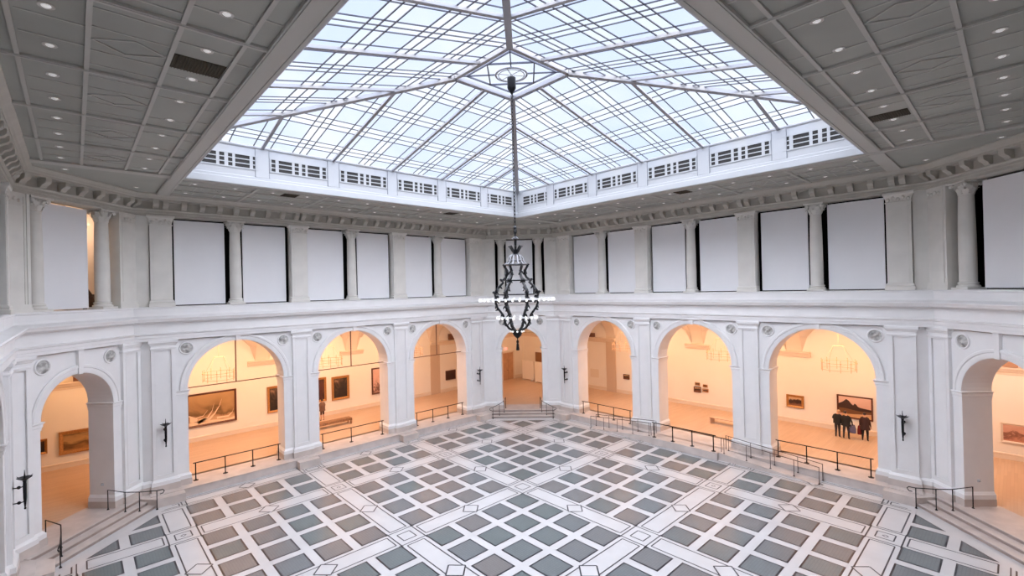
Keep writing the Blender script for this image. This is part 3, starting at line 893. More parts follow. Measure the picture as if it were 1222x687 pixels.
for s in (-1, 1):     # outer border panels
    for (a_, b_) in segs[1:4]:
        for sw in (0, 1):
            x0, x1 = a_ - .1, b_ + .1; y0, y1 = sorted((s * 14.08, s * 14.92))
            y0, y1 = sorted((s * 14.12, s * 14.78))
            if sw == 0: rect(x0, x1, y0, y1)
            else: rect(y0, y1, x0, x1)
            mid = (a_ + b_) / 2
            diamond(*((mid, s * 14.45) if sw == 0 else (s * 14.45, mid)), .40)
    for c in (-10.5, -3.5, 3.5, 10.5):
        for sw in (0, 1):
            for e in (-.66, .66):
                p, q_ = (c + e, s * 13.9), (c + e, s * 15.1)
                if sw: p, q_ = p[::-1], q_[::-1]
                line(p, q_, .05)
            p, q_ = (c - .66, s * 13.98), (c + .66, s * 13.98)
            if sw: p, q_ = p[::-1], q_[::-1]
            line(p, q_, .04)
            x0, x1 = c - .36, c + .36; y0, y1 = sorted((s * 14.12, s * 14.46))
            if sw == 0: rect(x0, x1, y0, y1)
            else: rect(y0, y1, x0, x1)
    for sw in (0, 1):
        p, q_ = (-10, s * 13.95), (10, s * 13.95)
        line(*((p, q_) if not sw else (p[::-1], q_[::-1])), .03)
        p, q_ = (-10, s * 14.98), (10, s * 14.98)
        line(*((p, q_) if not sw else (p[::-1], q_[::-1])), .03)
part('tile_edge_shade', bord, INLAY_AND_SHADE, floor)  # dark edging painted for the shadow round the recessed tiles
part('glass_tile', tiles, GTILE, floor)
part('inlay_line', lin, INLAY_AND_SHADE, floor)
part('inlay_diamond', fill, FLOORM, floor)

# marble steps: low riser along the long walls, three steps in each canted bay, blocks in front of the piers
m = MB()
for k in FR:
    M = FR[k]
    mm = MB(); mm.box(-11.2, 11.2, -.66, 1.4, -.1, ZF - .03); mm.box(-11.2, 11.2, -.70, 1.4, ZF - .04, ZF)
    if k == 'right': mm.box(-2.15, 2.15, -1.68, -.6, -.1, ZF)
    struct('marble_step_' + k, mm, STEPM, M, label='pale marble threshold step along the ' + k.replace('_', ' ') + ' wall')
for k in FC:
    mm = MB()
    mm.box(-2.75, 2.75, 18.22 - DC, 1.4, -.1, .15); mm.box(-2.7, 2.7, 18.65 - DC, 1.4, .1, .30); mm.box(-2.65, 2.65, 19.05 - DC, 1.4, .25, ZF)
    for (d0, z) in ((18.22, .15), (18.65, .30), (19.05, .45)): mm.box(-2.75 + z * .2, 2.75 - z * .2, d0 - DC - .035, d0 - DC + .05, z - .035, z + .001)
    st_ = struct('marble_step_' + k, mm, STEPM, FC[k], label='three pale marble steps of the ' + k.replace('_', ' ') + ' arch')
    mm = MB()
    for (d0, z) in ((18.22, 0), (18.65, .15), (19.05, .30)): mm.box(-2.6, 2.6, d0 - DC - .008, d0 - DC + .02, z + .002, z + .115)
    part('riser', mm, RISER_SHADE, st_)  # shade below each nosing is painted into the riser colour
def block(poly, label):
    mm = MB(); mm.prism(poly, -.05, .42)
    b = struct('pier_block', mm, MARBLE, label=label)
    return b
for k in FR:
    if k.startswith('near'): continue
    for t in (-3.5, 3.5):
        if k == 'right': continue
        p = [FR[k] @ Vector((x, y, 0)) for x, y in ((t - .62, -1.22), (t + .62, -1.22), (t + .62, -.1), (t - .62, -.1))]
        block([(v.x, v.y) for v in p], 'grey marble block at the foot of a pier')
cp = [(14.58, 9.8), (16.0, 9.8), (16.0, 11.3), (15.95, 12.1), (14.72, 11.12), (14.58, 10.98)]
for sx, sy in ((1, 1), (-1, 1), (1, -1)):
    for sw in (0, 1):
        block([(sx * (y if sw else x), sy * (x if sw else y)) for x, y in cp], 'grey marble block beside the corner steps')

# ------------------------------------------------------------------ railings
def railing(name, label, pts, h, pr, rr, material, rail=None, plate=.11, group=None, flat=False):
    o = thing(name, label, 'railing', TR(*pts[0]), group)
    b = Vector(pts[0])
    rp = rail if rail else [Vector(p) + Vector((0, 0, h)) for p in pts]
    m = MB(); m.tube([Vector(p) - b for p in rp], rr, 8); part('handrail', m, material, o, True)
    for p in pts:
        v = Vector(p) - b
        m = MB(); m.tube([v, v + Vector((0, 0, h))], pr, 8)
        q = part('post', m, material, o, True)
        m = MB(); m.lathe([(plate, 0), (plate, .018), (pr * 1.4, .035), (pr * 1.1, .07)], 14, (v.x, v.y))
        for i, vv in enumerate(m.v): m.v[i] = (vv[0], vv[1], vv[2] + v.z)
        part('base_plate', m, material, q, True)
    return o
def wpts(M, L): return [tuple(M @ Vector(p)) for p in L]
archn = {'left': [(-7, 'leftmost large arch'), (0, 'middle arch of the left wall'), (7, 'left wall arch nearest the far corner')],
         'right': [(-7, 'right wall arch nearest the far corner'), (7, 'right wall arch where three visitors stand')]}
for k, L in archn.items():
    for c, nm in L:
        ts = [c - 2.13, c - .71, c + .71, c + 2.13]
        if k == 'left' and c == 0: ts = [-2.18, -.25, 2.03]
        yo = .22 if k == 'left' else .15
        pts = wpts(FR[k], [(t, yo, ZF) for t in ts])
        ends = wpts(FR[k], [(ts[0] - .12, yo, ZF + .95)] + [(t, yo, ZF + .95) for t in ts] + [(ts[-1] + .12, yo, ZF + .95)])
        railing('railing', 'black railing with round feet, ' + nm, pts, .95, .03, .028, RAILM, rail=ends, plate=.13)
pts = [(14.36, y, ZF) for y in (2.05, .75, -.53, -1.85)]
railing('railing', 'black metal railing on the marble ledge in front of the middle right arch', pts, .95, .035, .03, RAILM, rail=[(14.36, 2.2, ZF + .95)] + [(p[0], p[1], ZF + .95) for p in pts] + [(14.36, -2.0, ZF + .95)], plate=.13)
# ramps and their rails on the right wall
def ramp(y0, y1, label):
    o = put('wheelchair_ramp', None) if False else None
    m = MB(); q = [(14.30, y0, 0.005), (15.12, y0, .005), (15.12, y1, ZF), (14.30, y1, ZF), (14.30, y0, 0.001), (15.12, y0, .001), (15.12, y1, .0), (14.30, y1, .0)]
    for f in ((0, 1, 2, 3), (4, 7, 6, 5), (0, 3, 7, 4), (1, 5, 6, 2), (0, 4, 5, 1), (3, 2, 6, 7)): m.face([q[i] for i in f])
    m2 = m.mesh('access_ramp', STEPM); o = put('access_ramp', m2); tag(o, label, 'ramp'); return o
ramp(7.35, 2.16, 'pale marble access ramp rising from the far corner towards the middle right arch')
ramp(-7.2, -2.16, 'pale marble access ramp rising from the near side towards the middle right arch')
def rz(y): return max(0, min(ZF, ZF * (7.3 - abs(y)) / 5.14))
for (sgn, nm) in ((1, 'far'), (-1, 'near')):
    for x, sd in ((14.40, 'court'), (15.06, 'wall')):
        ysl = [7.25, 6.1, 4.95, 3.7, 2.45]
        pts = [(x, sgn * y, rz(y) + .012) for y in ysl]
        h = .88
        rail = [(x, sgn * 7.25, .02), (x, sgn * 7.25, h)] + [(x, sgn * y, rz(y) + h) for y in ysl[1:]] + [(x, sgn * 2.3, ZF + h), (x, sgn * 2.3, ZF + .05)]
        railing('ramp_handrail', f'thin brown handrail on the {sd} side of the {nm} access ramp', pts, h, .016, .02, THINRAIL, rail=rail, plate=.05)
# handrails of the corner steps
cn = {'far_corner': 'steps of the far corner arch', 'left_corner': 'steps of the left corner arch', 'right_corner': 'steps of the right corner arch'}
for k, nm in cn.items():
    for s, sd in ((-1, 'left'), (1, 'right')):
        if k == 'right_corner' and s == 1: continue
        L = [(1.45 * s, 19.62 - DC, ZF), (1.55 * s, 18.86 - DC, .30), (1.92 * s, 18.47 - DC, .15), (2.42 * s, 18.0 - DC, 0)]
        pts = wpts(FC[k], L); h = .93
        rl = [(1.45 * s, 19.62 - DC, ZF), (1.45 * s, 19.62 - DC, ZF + h), (1.55 * s, 18.86 - DC, .30 + h), (1.92 * s, 18.47 - DC, .15 + h), (2.42 * s, 18.0 - DC, h), (2.62 * s, 17.85 - DC, h - .02), (2.68 * s, 17.82 - DC, h - .1), (2.62 * s, 17.85 - DC, h - .2), (2.52 * s, 17.92 - DC, h - .2)]
        railing('step_handrail', f'dark curved handrail on the {sd} of the {nm}', pts, h, .02, .022, RAILM, rail=wpts(FC[k], rl), plate=.05)

# ------------------------------------------------------------------ wall torches
def sconce_proto():
    o = thing('torch_sconce', '', 'wall lamp')       # origin on the wall plane at its foot, -y into the room
    y = -.34
    m = MB(); m.lathe([(.001, 0), (.028, .02), (.035, .06), (.022, .09), (.032, .2), (.05, .45), (.055, .9), (.048, 1.02), (.06, 1.05), (.05, 1.1)], 14, (0, y)); part('torch_stem', m, IRON, o, True)
    m = MB(); m.lathe([(.05, 1.08), (.10, 1.11), (.20, 1.17), (.215, 1.19), (.18, 1.19), (.06, 1.14)], 18, (0, y)); part('drip_pan', m, IRON, o, True)
    m = MB()
    for k in range(6):
        a_ = k * PI / 3; m.tube([(.17 * math.cos(a_), y + .17 * math.sin(a_), 1.17), (.25 * math.cos(a_), y + .25 * math.sin(a_), 1.23)], [.02, .006], 6)
    m.tube([(0, y, 1.12), (0, y, 1.46)], [.03, .008], 8); part('finial', m, IRON, o, True)
    for z in (.30, .86):
        m = MB(); m.tube([(0, 0, z), (0, y * .5, z - .02), (0, y, z)], .02, 8); m.ball((0, y * .55, z - .01), .06, 8, 6); m.lathe([(.08, 0)], 4) if False else None
        rows = [[(.07 * math.cos(t), 0 if e == 0 else -.025, z + .07 * math.sin(t)) for t in [i * PI / 6 for i in range(12)]] for e in (0, 1)]
        m.grid(rows, close_v=True); m.face(rows[1])
        part('wall_bracket', m, IRON, o, True)
    return o
sc0 = sconce_proto(); sl_ = [('left', -10.5, 'black iron torch lamp on the pilaster left of the leftmost large arch'), ('left', 10.5, 'black iron torch lamp on the left wall pilaster next to the far corner arch'), ('right', -10.5, 'black iron torch lamp on the right wall pilaster next to the far corner arch'), ('right', 10.5, 'black iron torch lamp on the pilaster right of the arch with three visitors'), ('near_left', 10.5, 'black iron torch lamp at the left edge beside the left corner arch')]
for i, (k, t, lb) in enumerate(sl_):
    mw = FR[k] @ TR(t, -.12, 2.74)
    if i == 0: sc0.matrix_world = mw; sc0['label'] = lb; sc0['group'] = 'black iron torch lamps on the pilasters'
    else: reuse(sc0, mw, lb, 'black iron torch lamps on the pilasters')

# ------------------------------------------------------------------ plaster medallions
def medallion(seed, M, t, label):
    rnd = random.Random(seed)
    o = thing('plaster_medallion', label, 'medallion', M @ TR(t, 0, 7.70), 'round relief medallions above the arches')
    m = MB(); n = 28
    prof = [(.27, 0), (.28, .05), (.31, .065), (.335, .05), (.345, 0)]
    m.grid([[(r * math.cos(2 * PI * i / n), -d, r * math.sin(2 * PI * i / n)) for r, d in prof] for i in range(n)], close_u=True)
    part('rim', m, PLASTER, o, True)
    m = MB(); K = 12; rows = []
    bl = [(rnd.uniform(-.15, .15), rnd.uniform(-.15, .15), rnd.uniform(.05, .12), rnd.uniform(.03, .10)) for _ in range(7)]
    for i in range(n):
        row = []
        for j in range(K + 1):
            r = .28 * j / K; a_ = 2 * PI * i / n; x, z = r * math.cos(a_), r * math.sin(a_)
            d = .008 + sum(h * math.exp(-((x - bx) ** 2 + (z - bz) ** 2) / (2 * (w * .55) ** 2)) for bx, bz, w, h in bl) * min(1, (1 - j / K) * 4)
            row.append((x, -d, z))
        rows.append(row)
    m.grid(rows, close_u=True)
    part('relief', m, RELIEF, o, True)
s = 1
for k, L in (('left', ((7, 'left wall arch nearest the far corner'), (0, 'middle left arch'), (-7, 'leftmost large arch'))), ('right', ((-7, 'right wall arch nearest the far corner'), (0, 'middle right arch'), (7, 'right arch with three visitors')))):
    for c, nm in L:
        for sg, sd in ((-1, 'left'), (1, 'right')):
            medallion(s, FR[k], c + sg * 2.47, f'round relief medallion above and {sd} of the {nm}'); s += 1
for k, nm in (('far_corner', 'far corner arch'), ('left_corner', 'left corner arch'), ('right_corner', 'right corner arch')):
    for sg, sd in ((-1, 'left'), (1, 'right')):
        if k == 'right_corner' and sg == 1: continue
        medallion(s, FC[k], sg * 1.58, f'round relief medallion above and {sd} of the {nm}'); s += 1

# ------------------------------------------------------------------ galleries behind the arches
W = 24.0
m = MB(); 
inner = 17.0
for (x0, x1, y0, y1) in ((-W, W, inner, W), (-W, W, -W, -inner), (inner, W, -inner, inner), (-W, -inner, -inner, inner)):
    m.face([(x0, y0, ZF), (x1, y0, ZF), (x1, y1, ZF), (x0, y1, ZF)])
for sx in (-1, 1):
    for sy in (-1, 1):
        P3 = [(17.0, 17.0), (17.0, 12.4), (12.4, 17.0)]
        m.face([(sx * x, sy * y, ZF - .001) for x, y in P3])
struct('floor_gallery', m, OAK, label='warm oak floor of the galleries behind the arches')
# marble to wood joint lines come from the step edge itself
gw = {}
for k, M in (('left', frame((0, 1, 0), W)), ('right', frame((1, 0, 0), W)), ('near_left', frame((-1, 0, 0), W)), ('near_right', frame((0, -1, 0), W))):
    m = MB(); m.face([(-W, 0, 0), (W, 0, 0), (W, 0, 16), (-W, 0, 16)])
    g = struct('wall_gallery_' + k, m, GWALL, M, label='warm white gallery back wall, ' + k.replace('_', ' '))
    gw[k] = g
    m = MB(); m.sweep([(-W, 0), (W, 0)], [(0, ZF), (-.035, ZF), (-.035, .68), (-.05, .70), (-.045, .76), (-.02, .79), (0, .79)]); struct('baseboard_gallery_' + k, m, GTRIM, M)
    for c in (-3.5, 3.5):
        m = MB(); m.sweep([(c - 1.03, 0), (c + 1.03, 0)], [(0, 5.2), (-.10, 5.2), (-.12, 5.3), (-.16, 5.34), (-.2, 5.44), (-.28, 5.5), (-.28, 5.56), (0, 5.58)]); part('corbel_moulding', m, GTRIM, g)
    for c in (-11.97, 11.97):
        m = MB(); m.box(c - .53, c + .53, -.08, 0, ZF, 5.3); part('gallery_pilaster', m, GPIL, g)
    for a_, b_ in ((-W, -11.44), (11.44, W)):
        m = MB(); m.sweep([(a_, 0), (b_, 0)], [(0, 5.1), (-.06, 5.1), (-.08, 5.22), (-.14, 5.28), (-.22, 5.42), (-.3, 5.46), (-.3, 5.54), (0, 5.56)]); part('wall_cornice', m, GTRIM, g)
# vaults
def vault(x0, x1, rise=2.6, z0=5.56, y0=1.2, y1=8.2, n=22):
    m = MB(); rows = []
    for i in range(n + 1):
        u = -1 + 2 * i / n; row = []
        for j in range(n + 1):
            v = -1 + 2 * j / n
            h = rise * max(math.sqrt(max(0, 1 - u * u)), math.sqrt(max(0, 1 - v * v)))
            row.append((x0 + (x1 - x0) * i / n, y0 + (y1 - y0) * j / n, z0 + h))
        rows.append(row)
    m.grid(rows); return m
VA = vault(-3.0, 3.0).mesh('vault', GVAULT, True); VB = vault(4.0, 11.44).mesh('vault', GVAULT, True); VC = vault(-11.44, -4.0).mesh('vault', GVAULT, True)
def band(c, w, z0=5.56, rise=2.45, n=24, y0=1.2, y1=8.2):
    m = MB(); prof = [(-w, .0), (-w, .16), (w, .16), (w, .0)]
    rows = []
    for i in range(n + 1):
        t = PI * i / n; yc = (y0 + y1) / 2; R_ = (y1 - y0) / 2
        rows.append([(c + o, yc - R_ * math.cos(t) * (1 - 0 * k_), z0 + (rise + k_) * math.sin(t)) for o, k_ in prof])
    m.grid(rows); return m
for k in ('left', 'right', 'near_left', 'near_right'):
    v = struct('ceiling_vault_' + k, MB(), GVAULT, FR[k]); v.data = VA
    for me in (VB, VC): put('vault', me, v)
    for c, w in ((-3.5, .5), (3.5, .5), (-11.97, .53), (11.97, .53)): part('vault_rib', band(c, w), GTRIM, v, True)
    m = MB()
    for a_, b_ in ((-25, -12.5), (12.5, 25)): m.face([(a_, .9, 7.4), (b_, .9, 7.4), (b_, 8.3, 7.4), (a_, 8.3, 7.4)])
    part('corner_ceiling', m, GTRIM, v)
for k in FC:     # flat ceiling behind each canted arch
    m = MB(); m.face([(-6.5, 1.2, 7.42), (6.5, 1.2, 7.42), (6.5, 9, 7.42), (-6.5, 9, 7.42)]); struct('ceiling_' + k, m, GTRIM, FC[k])
m = MB()
for (x0, x1, y0, y1) in ((-W, W, 16.2, W), (-W, W, -W, -16.2), (16.2, W, -16.2, 16.2), (-W, -16.2, -16.2, 16.2)):
    m.box(x0, x1, y0, y1, 9.4, 9.93)
struct('floor_upper_gallery', m, PLASTER_UP)

# tension rods across the left-hand arches
for c, nm in archn['left']:
    o = thing('arch_tie_rod', 'dark T-shaped rod across the ' + nm, 'metal rod', FR['left'] @ TR(c, .55, HS))
    m = MB(); m.box(-A + .0, A - .0, -.02, .02, -.025, .025); part('cross_bar', m, DKFRAME, o)
    m = MB(); m.box(-.03, .03, -.02, .02, 0, A - .01); part('upright_rod', m, DKFRAME, o)

# ring chandeliers in the galleries
def ring_ch():
    o = thing('ring_chandelier', '', 'chandelier')
    for z in (0.12, .52):
        m = MB(); m.ring(.88, .014, z, n=40, k=6); part('hoop', m, GOLDEN, o, True)
    for k in range(10):
        a_ = 2 * PI * k / 10; x, y = .88 * math.cos(a_), .88 * math.sin(a_)
        m = MB(); m.tube([(x, y, 0), (x, y, .72)], .018, 6); m.lathe([(.045, .5), (.05, .55), (.02, .57)], 8, (x, y)); part('candle_holder', m, GOLDEN, o, True)
    m = MB(); m.tube([(-.28, 0, 1.5), (.28, 0, 1.5)], .018, 6); m.tube([(0, 0, 1.5), (0, 0, 3.1)], .008, 6); part('hanging_bar', m, GOLDEN, o, True)
    for k in range(4):
        a_ = PI / 4 + k * PI / 2
        m = MB(); m.tube([(.88 * math.cos(a_), .88 * math.sin(a_), .52), (.26 * (1 if math.cos(a_) > 0 else -1), 0, 1.5)], .006, 5); part('cable', m, GOLDEN, o, True)
    return o
rc0 = ring_ch(); first = True
for k, t, lb in (('left', -7.15, 'pale two-tier ring chandelier behind the leftmost large arch'), ('left', 0, 'pale two-tier ring chandelier behind the middle left arch'), ('left', 7, 'pale two-tier ring chandelier behind the left arch nearest the far corner'),
                 ('right', -8.0, 'pale two-tier ring chandelier behind the right arch nearest the far corner'), ('right', 0, 'pale two-tier ring chandelier behind the middle right arch'), ('right', 7, 'pale two-tier ring chandelier above the three visitors')):
    mw = FR[k] @ TR(t, 4.2, 5.08)
    if first: rc0.matrix_world = mw; rc0['label'] = lb; rc0['group'] = 'ring chandeliers in the galleries'; first = False
    else: reuse(rc0, mw, lb, 'ring chandeliers in the galleries')

# ------------------------------------------------------------------ paintings
def painting(k, x0, x1, z0, z1, fw, fmat, cmat, label, fd=.09, extra=None):
    """on the gallery back wall; x along the wall in its frame"""
    F = frame((0, 1, 0), W - .012) if k == 'left' else frame((1, 0, 0), W - .012)
    w, h = x1 - x0, z1 - z0
    o = thing('framed_painting', label, 'painting', F @ TR((x0 + x1) / 2, 0, z0), None)
    m = MB(); a_, b_ = -w / 2, w / 2
    pr = [(0, 0), (0, -fd), (-fw * .35, -fd), (-fw * .8, -fd * .55), (-fw, -fd * .5), (-fw, 0)]
    # mitred frame swept in the xz plane
    cor = [(a_, 0), (b_, 0), (b_, h), (a_, h)]
    rows = []
    for (cx, cz), (sx, sz) in zip(cor, ((1, 1), (-1, 1), (-1, -1), (1, -1))):
        rows.append([(cx + sx * -p, d, cz + sz * -p) for p, d in pr])
    m.grid(rows, close_u=True)
    part('frame', m, fmat, o)
    m = MB(); m.face([(a_ + fw * .9, -fd * .45, fw * .9), (b_ - fw * .9, -fd * .45, fw * .9), (b_ - fw * .9, -fd * .45, h - fw * .9), (a_ + fw * .9, -fd * .45, h - fw * .9)])
    c = part('canvas', m, cmat, o)
    if extra: extra(o, w, h, fd, fw)
    return o
surf = canvas('canvas_surf', [(.22, (.60, .38, .22)), (.32, (.42, .24, .12)), (.40, (.15, .085, .03)), (.52, (.32, .18, .075)), (.66, (.42, .25, .11)), (.82, (.48, .29, .13)), (1, (.22, .14, .05))], (2, 1, 1.6), 1.1, .6, mixn=.35)
darkp = canvas('canvas_dark', [(.3, (.016, .010, .008)), (.6, (.03, .018, .012)), (.72, (.09, .05, .03)), (.86, (.30, .18, .10))], (1, 1, 1), 2.0, .8, mixn=.6)
redp = canvas('canvas_redbrown', [(.2, (.03, .012, .01)), (.5, (.10, .03, .02)), (.8, (.05, .02, .014))], (1, 1, 1), 3, 1)
pinkp = canvas('canvas_pink', [(.15, (.45, .26, .2)), (.3, (.10, .04, .03)), (.4, (.60, .36, .30)), (.6, (.72, .45, .38)), (.9, (.66, .42, .34))], (2, 1, 2.6), 2.2, 1.2, mixn=.4)
goldland = canvas('canvas_gold', [(.2, (.34, .16, .045)), (.38, (.13, .06, .018)), (.55, (.46, .27, .10)), (.7, (.36, .21, .08)), (.85, (.18, .10, .035))], (1.6, 1, 2), 1.6, .4, mixn=.3)
maroon = canvas('canvas_maroon', [(.3, (.025, .006, .005)), (.7, (.045, .012, .009))], (1, 1, 1), 3, .5)
smallc = canvas('canvas_small', [(.2, (.22, .09, .04)), (.42, (.035, .012, .008)), (.6, (.05, .02, .012)), (.7, (.55, .36, .2)), (.9, (.60, .4, .24))], (1.5, 1, 1), 2, 1, mixn=.25)
skyp = canvas('canvas_sky', [(.3, (.62, .36, .28)), (.8, (.74, .50, .42))], (1, 1, 1), 1.5, .5, mixn=.3)
rosy = canvas('canvas_rosy', [(.2, (.55, .26, .18)), (.45, (.22, .09, .06)), (.55, (.60, .32, .24)), (.9, (.64, .38, .3))], (2, 1, 2), 2.4, 1, mixn=.4)

def surf_extra(o, w, h, fd, fw):
    y = -fd * .45 - .004
    m = MB(); W2, H2 = w / 2 - fw, h - 2 * fw
    def P_(u, v): return (-W2 + u * 2 * W2, y, fw + v * H2)
    # foam band and sweeping wave streaks
    m.face([P_(0, 0), P_(1, 0), P_(1, .10), P_(.92, .07), P_(.7, .06), P_(.5, .10), P_(.3, .09), P_(.12, .13), P_(0, .1)])
    for (pts, w0) in (([(.02, .22), (.18, .13), (.42, .12), (.55, .3), (.66, .55), (.72, .8)], .09), ([(.2, .08), (.4, .2), (.5, .42), (.55, .7)], .06), ([(.6, .14), (.85, .13), (.95, .25), (.985, .42)], .04), ([(.0, .34), (.14, .24), (.3, .28), (.4, .45)], .025)):
        n = len(pts)
        for i in range(n - 1):
            (u0, v0), (u1, v1) = pts[i], pts[i + 1]; a0 = w0 * (1 - i / n); a1 = w0 * (1 - (i + 1) / n)
            m.face([P_(u0, v0 - a0), P_(u1, v1 - a1 * .6), P_(u1 + a1 * .3, v1 + a1), P_(u0, v0 + a0)])
    part('painted_foam', m, mat('foam_paint', (.86, .64, .46), .5), o)
def land_extra(o, w, h, fd, fw):
    y = -fd * .45 - .004; W2, H2 = w / 2 - fw, h - 2 * fw
    def P_(u, v, d=0): return (-W2 + u * 2 * W2, y - d, fw + v * H2)
    m = MB(); m.face([P_(u, v) for u, v in ((0, .36), (1, .30), (1, .47), (.78, .50), (.66, .52), (.60, .56), (.55, .66), (.50, .70), (.46, .60), (.40, .66), (.33, .80), (.24, .88), (.17, .78), (.10, .70), (.04, .66), (0, .62))])
    part('painted_mountain', m, mat('mountain_paint', (.05, .022, .016), .5), o)
    m = MB(); m.face([P_(u, v, .002) for u, v in ((0, .16), (.35, .14), (1, .24), (1, .36), (.6, .34), (.3, .40), (0, .42))])
    part('painted_plain', m, mat('plain_paint', (.17, .075, .03), .5), o)
    m = MB(); m.face([P_(u, v, .003) for u, v in ((.10, .0), (1, .0), (1, .20), (.6, .17), (.25, .14), (.1, .12))])
    part('painted_shore', m, mat('shore_paint', (.60, .36, .18), .5), o)
# left wall gallery
painting('left', -8.35, -5.31, 1.45, 3.74, .13, DKFRAME, surf, 'wide painting of breaking surf behind the leftmost large arch', extra=surf_extra)
painting('left', -3.22, -1.9, 1.52, 3.50, .16, GILT, darkp, 'gold framed dark picture at the edge of the leftmost large arch')
painting('left', .05, 1.26, 1.70, 3.63, .16, GILT, redp, 'gold framed dark red painting above the standing visitor')
painting('left', 1.72, 3.22, 1.60, 3.53, .18, GILT, darkp, 'gold framed almost black painting beside the standing visitor')
painting('left', 5.30, 6.62, 1.50, 3.80, .12, DKFRAME, pinkp, 'tall pale pinkish picture in a dark frame')
painting('left', 13.18, 14.36, 1.60, 2.52, .05, DKFRAME, maroon, 'small plain maroon painting in the left arch nearest the far corner')
painting('left', -15.70, -15.17, 1.53, 2.38, .12, GILT, darkp, 'small gold framed dark picture behind the left corner arch')
painting('left', -14.69, -12.6, 1.27, 2.62, .20, GILT, goldland, 'wide gold framed landscape behind the left corner arch')
# right wall gallery: local x = -world y
painting('right', -10.63, -10.01, 1.84, 2.29, .06, DKFRAME, smallc, 'small dark picture in the right arch nearest the far corner')
painting('right', -3.76, -3.40, 2.20, 2.42, .04, GILT, smallc, 'top picture of the larger left pair on the middle right wall')
painting('right', -3.11, -2.76, 2.13, 2.32, .04, GILT, redp, 'top picture of the smaller right pair on the middle right wall')
painting('right', -3.88, -3.31, 1.62, 2.06, .05, DKFRAME, smallc, 'largest and lowest of four small pictures on the middle right wall')
painting('right', -3.16, -2.69, 1.73, 1.98, .04, GILT, smallc, 'lower right of four small pictures on the middle right wall')
painting('right', -6.95, -6.45, 1.45, 2.53, .06, DKFRAME, goldland, 'narrow picture half hidden by the left jamb of the middle right arch')
painting('right', 2.96, 4.05, 1.56, 2.44, .15, GILT, smallc, 'small landscape in a broad gold frame to the left of the visitors')
painting('right', 6.0, 7.92, 1.40, 2.89, .09, DKFRAME, skyp, 'dark mountain landscape that the three visitors are looking at', extra=land_extra)
painting('right', 13.54, 15.4, 1.39, 2.46, .10, GTRIM, rosy, 'pale pink framed picture behind the right corner arch')
# wall text panel and small boxes on the cornices
def slab(k, x0, x1, z0, z1, d, material, name, label, cat, off=0):
    F = frame((0, 1, 0), W - off) if k == 'left' else frame((1, 0, 0), W - off)
    m = MB(); m.box(-(x1 - x0) / 2, (x1 - x0) / 2, -d, 0, 0, z1 - z0)
    o = part(name, m, material); o.matrix_world = F @ TR((x0 + x1) / 2, -.004, z0); tag(o, label, cat); return o
PALEP = mat('text_panel', (.76, .69, .60), .6)
slab('right', -14.45, -13.44, 1.58, 2.41, .03, PALEP, 'text_panel', 'faint cream text panel on the wall of the right arch nearest the far corner', 'sign')
slab('left', 13.6, 14.42, 5.57, 6.15, .3, BOXBROWN, 'wall_box', 'dark box on the cornice in the left arch nearest the far corner', 'box')
slab('right', -14.4, -13.8, 5.57, 5.95, .3, BOXBROWN, 'wall_box', 'dark red box on the cornice in the right arch nearest the far corner', 'box')
slab('left', -14.01, -13.5, 5.57, 5.93, .3, BOXBROWN, 'wall_box', 'dark brown box on the cornice behind the left corner arch', 'box')
slab('right', 13.68, 14.26, 5.57, 5.85, .3, mat('tan_box', (.42, .24, .15), .6), 'wall_box', 'tan box on the cornice behind the right corner arch', 'box')

# ------------------------------------------------------------------ far corner room
d1 = bpy.data.objects.new('door_1', None); C.objects.link(d1); d1['kind'] = 'structure'; d1['label'] = 'tan double door in the far corner room'
m = MB(); m.box(20.85, 22.4, W - .06, W - .01, ZF, 3.42); part('door_leaf', m, DOORW, d1)
m = MB(); m.box(21.615, 21.635, W - .065, W - .05, ZF, 3.42); part('door_gap', m, BOXBROWN, d1)
m = MB(); m.box(20.7, 20.85, W - .1, W - .01, ZF, 3.55); m.box(22.4, 22.55, W - .1, W - .01, ZF, 3.55); m.box(20.7, 22.55, W - .1, W - .01, 3.42, 3.57); part('door_frame', m, GTRIM, d1)
m = MB(); m.ball((21.5, W - .12, 1.5), .045); part('door_handle', m, IRON, d1)
d2 = bpy.data.objects.new('door_2', None); C.objects.link(d2); d2['kind'] = 'structure'; d2['label'] = 'brown doorway behind the white partitions'
m = MB(); m.box(W - .06, W - .01, 19.6, 21.95, ZF, 3.42); part('door_leaf', m, mat('brown_door', (.28, .14, .07), .5), d2)
ex = thing('exit_sign', 'small red exit sign above the tan door of the far corner room', 'sign', TR(21.3, W - .05, 3.78))
m = MB(); m.box(-.2, .2, -.04, .0, -.02, .26); part('sign_box', m, mat('sign_white', (.85, .55, .5), .5, emit=((1, .5, .42), .8)), ex)
cu = bpy.data.curves.new('exit_text', 'FONT'); cu.body = 'EXIT'; cu.size = .2; cu.align_x = 'CENTER'; cu.extrude = .004; cu.materials.append(SIGNRED)
tmp = bpy.data.objects.new('tmp', cu); C.objects.link(tmp); bpy.context.view_layer.update(); tme = bpy.data.meshes.new_from_object(tmp.evaluated_get(bpy.context.evaluated_depsgraph_get())); bpy.data.objects.remove(tmp, do_unlink=True)
to = bpy.data.objects.new('lettering', tme); C.objects.link(to); to.parent = ex; to.location = (0, -.045, .045); to.rotation_euler = (PI / 2, 0, 0)
def partition(x, y0, y1, h, label):
    o = thing('movable_partition', label, 'partition', TR(x, (y0 + y1) / 2, ZF), None)
    w = (y1 - y0) / 2
    m = MB(); m.box(-.09, .09, -w, w, .1, h); part('panel', m, PARTW, o)
    for s in (-1, 1):
        m = MB(); m.box(-.3, .3, s * w * .75 - .05, s * w * .75 + .05, 0, .1); part('foot', m, mat('partition_foot', (.7, .66, .62), .5), o)
partition(22.85, 21.15, 22.85, 2.15, 'wide white movable partition in the far corner room')
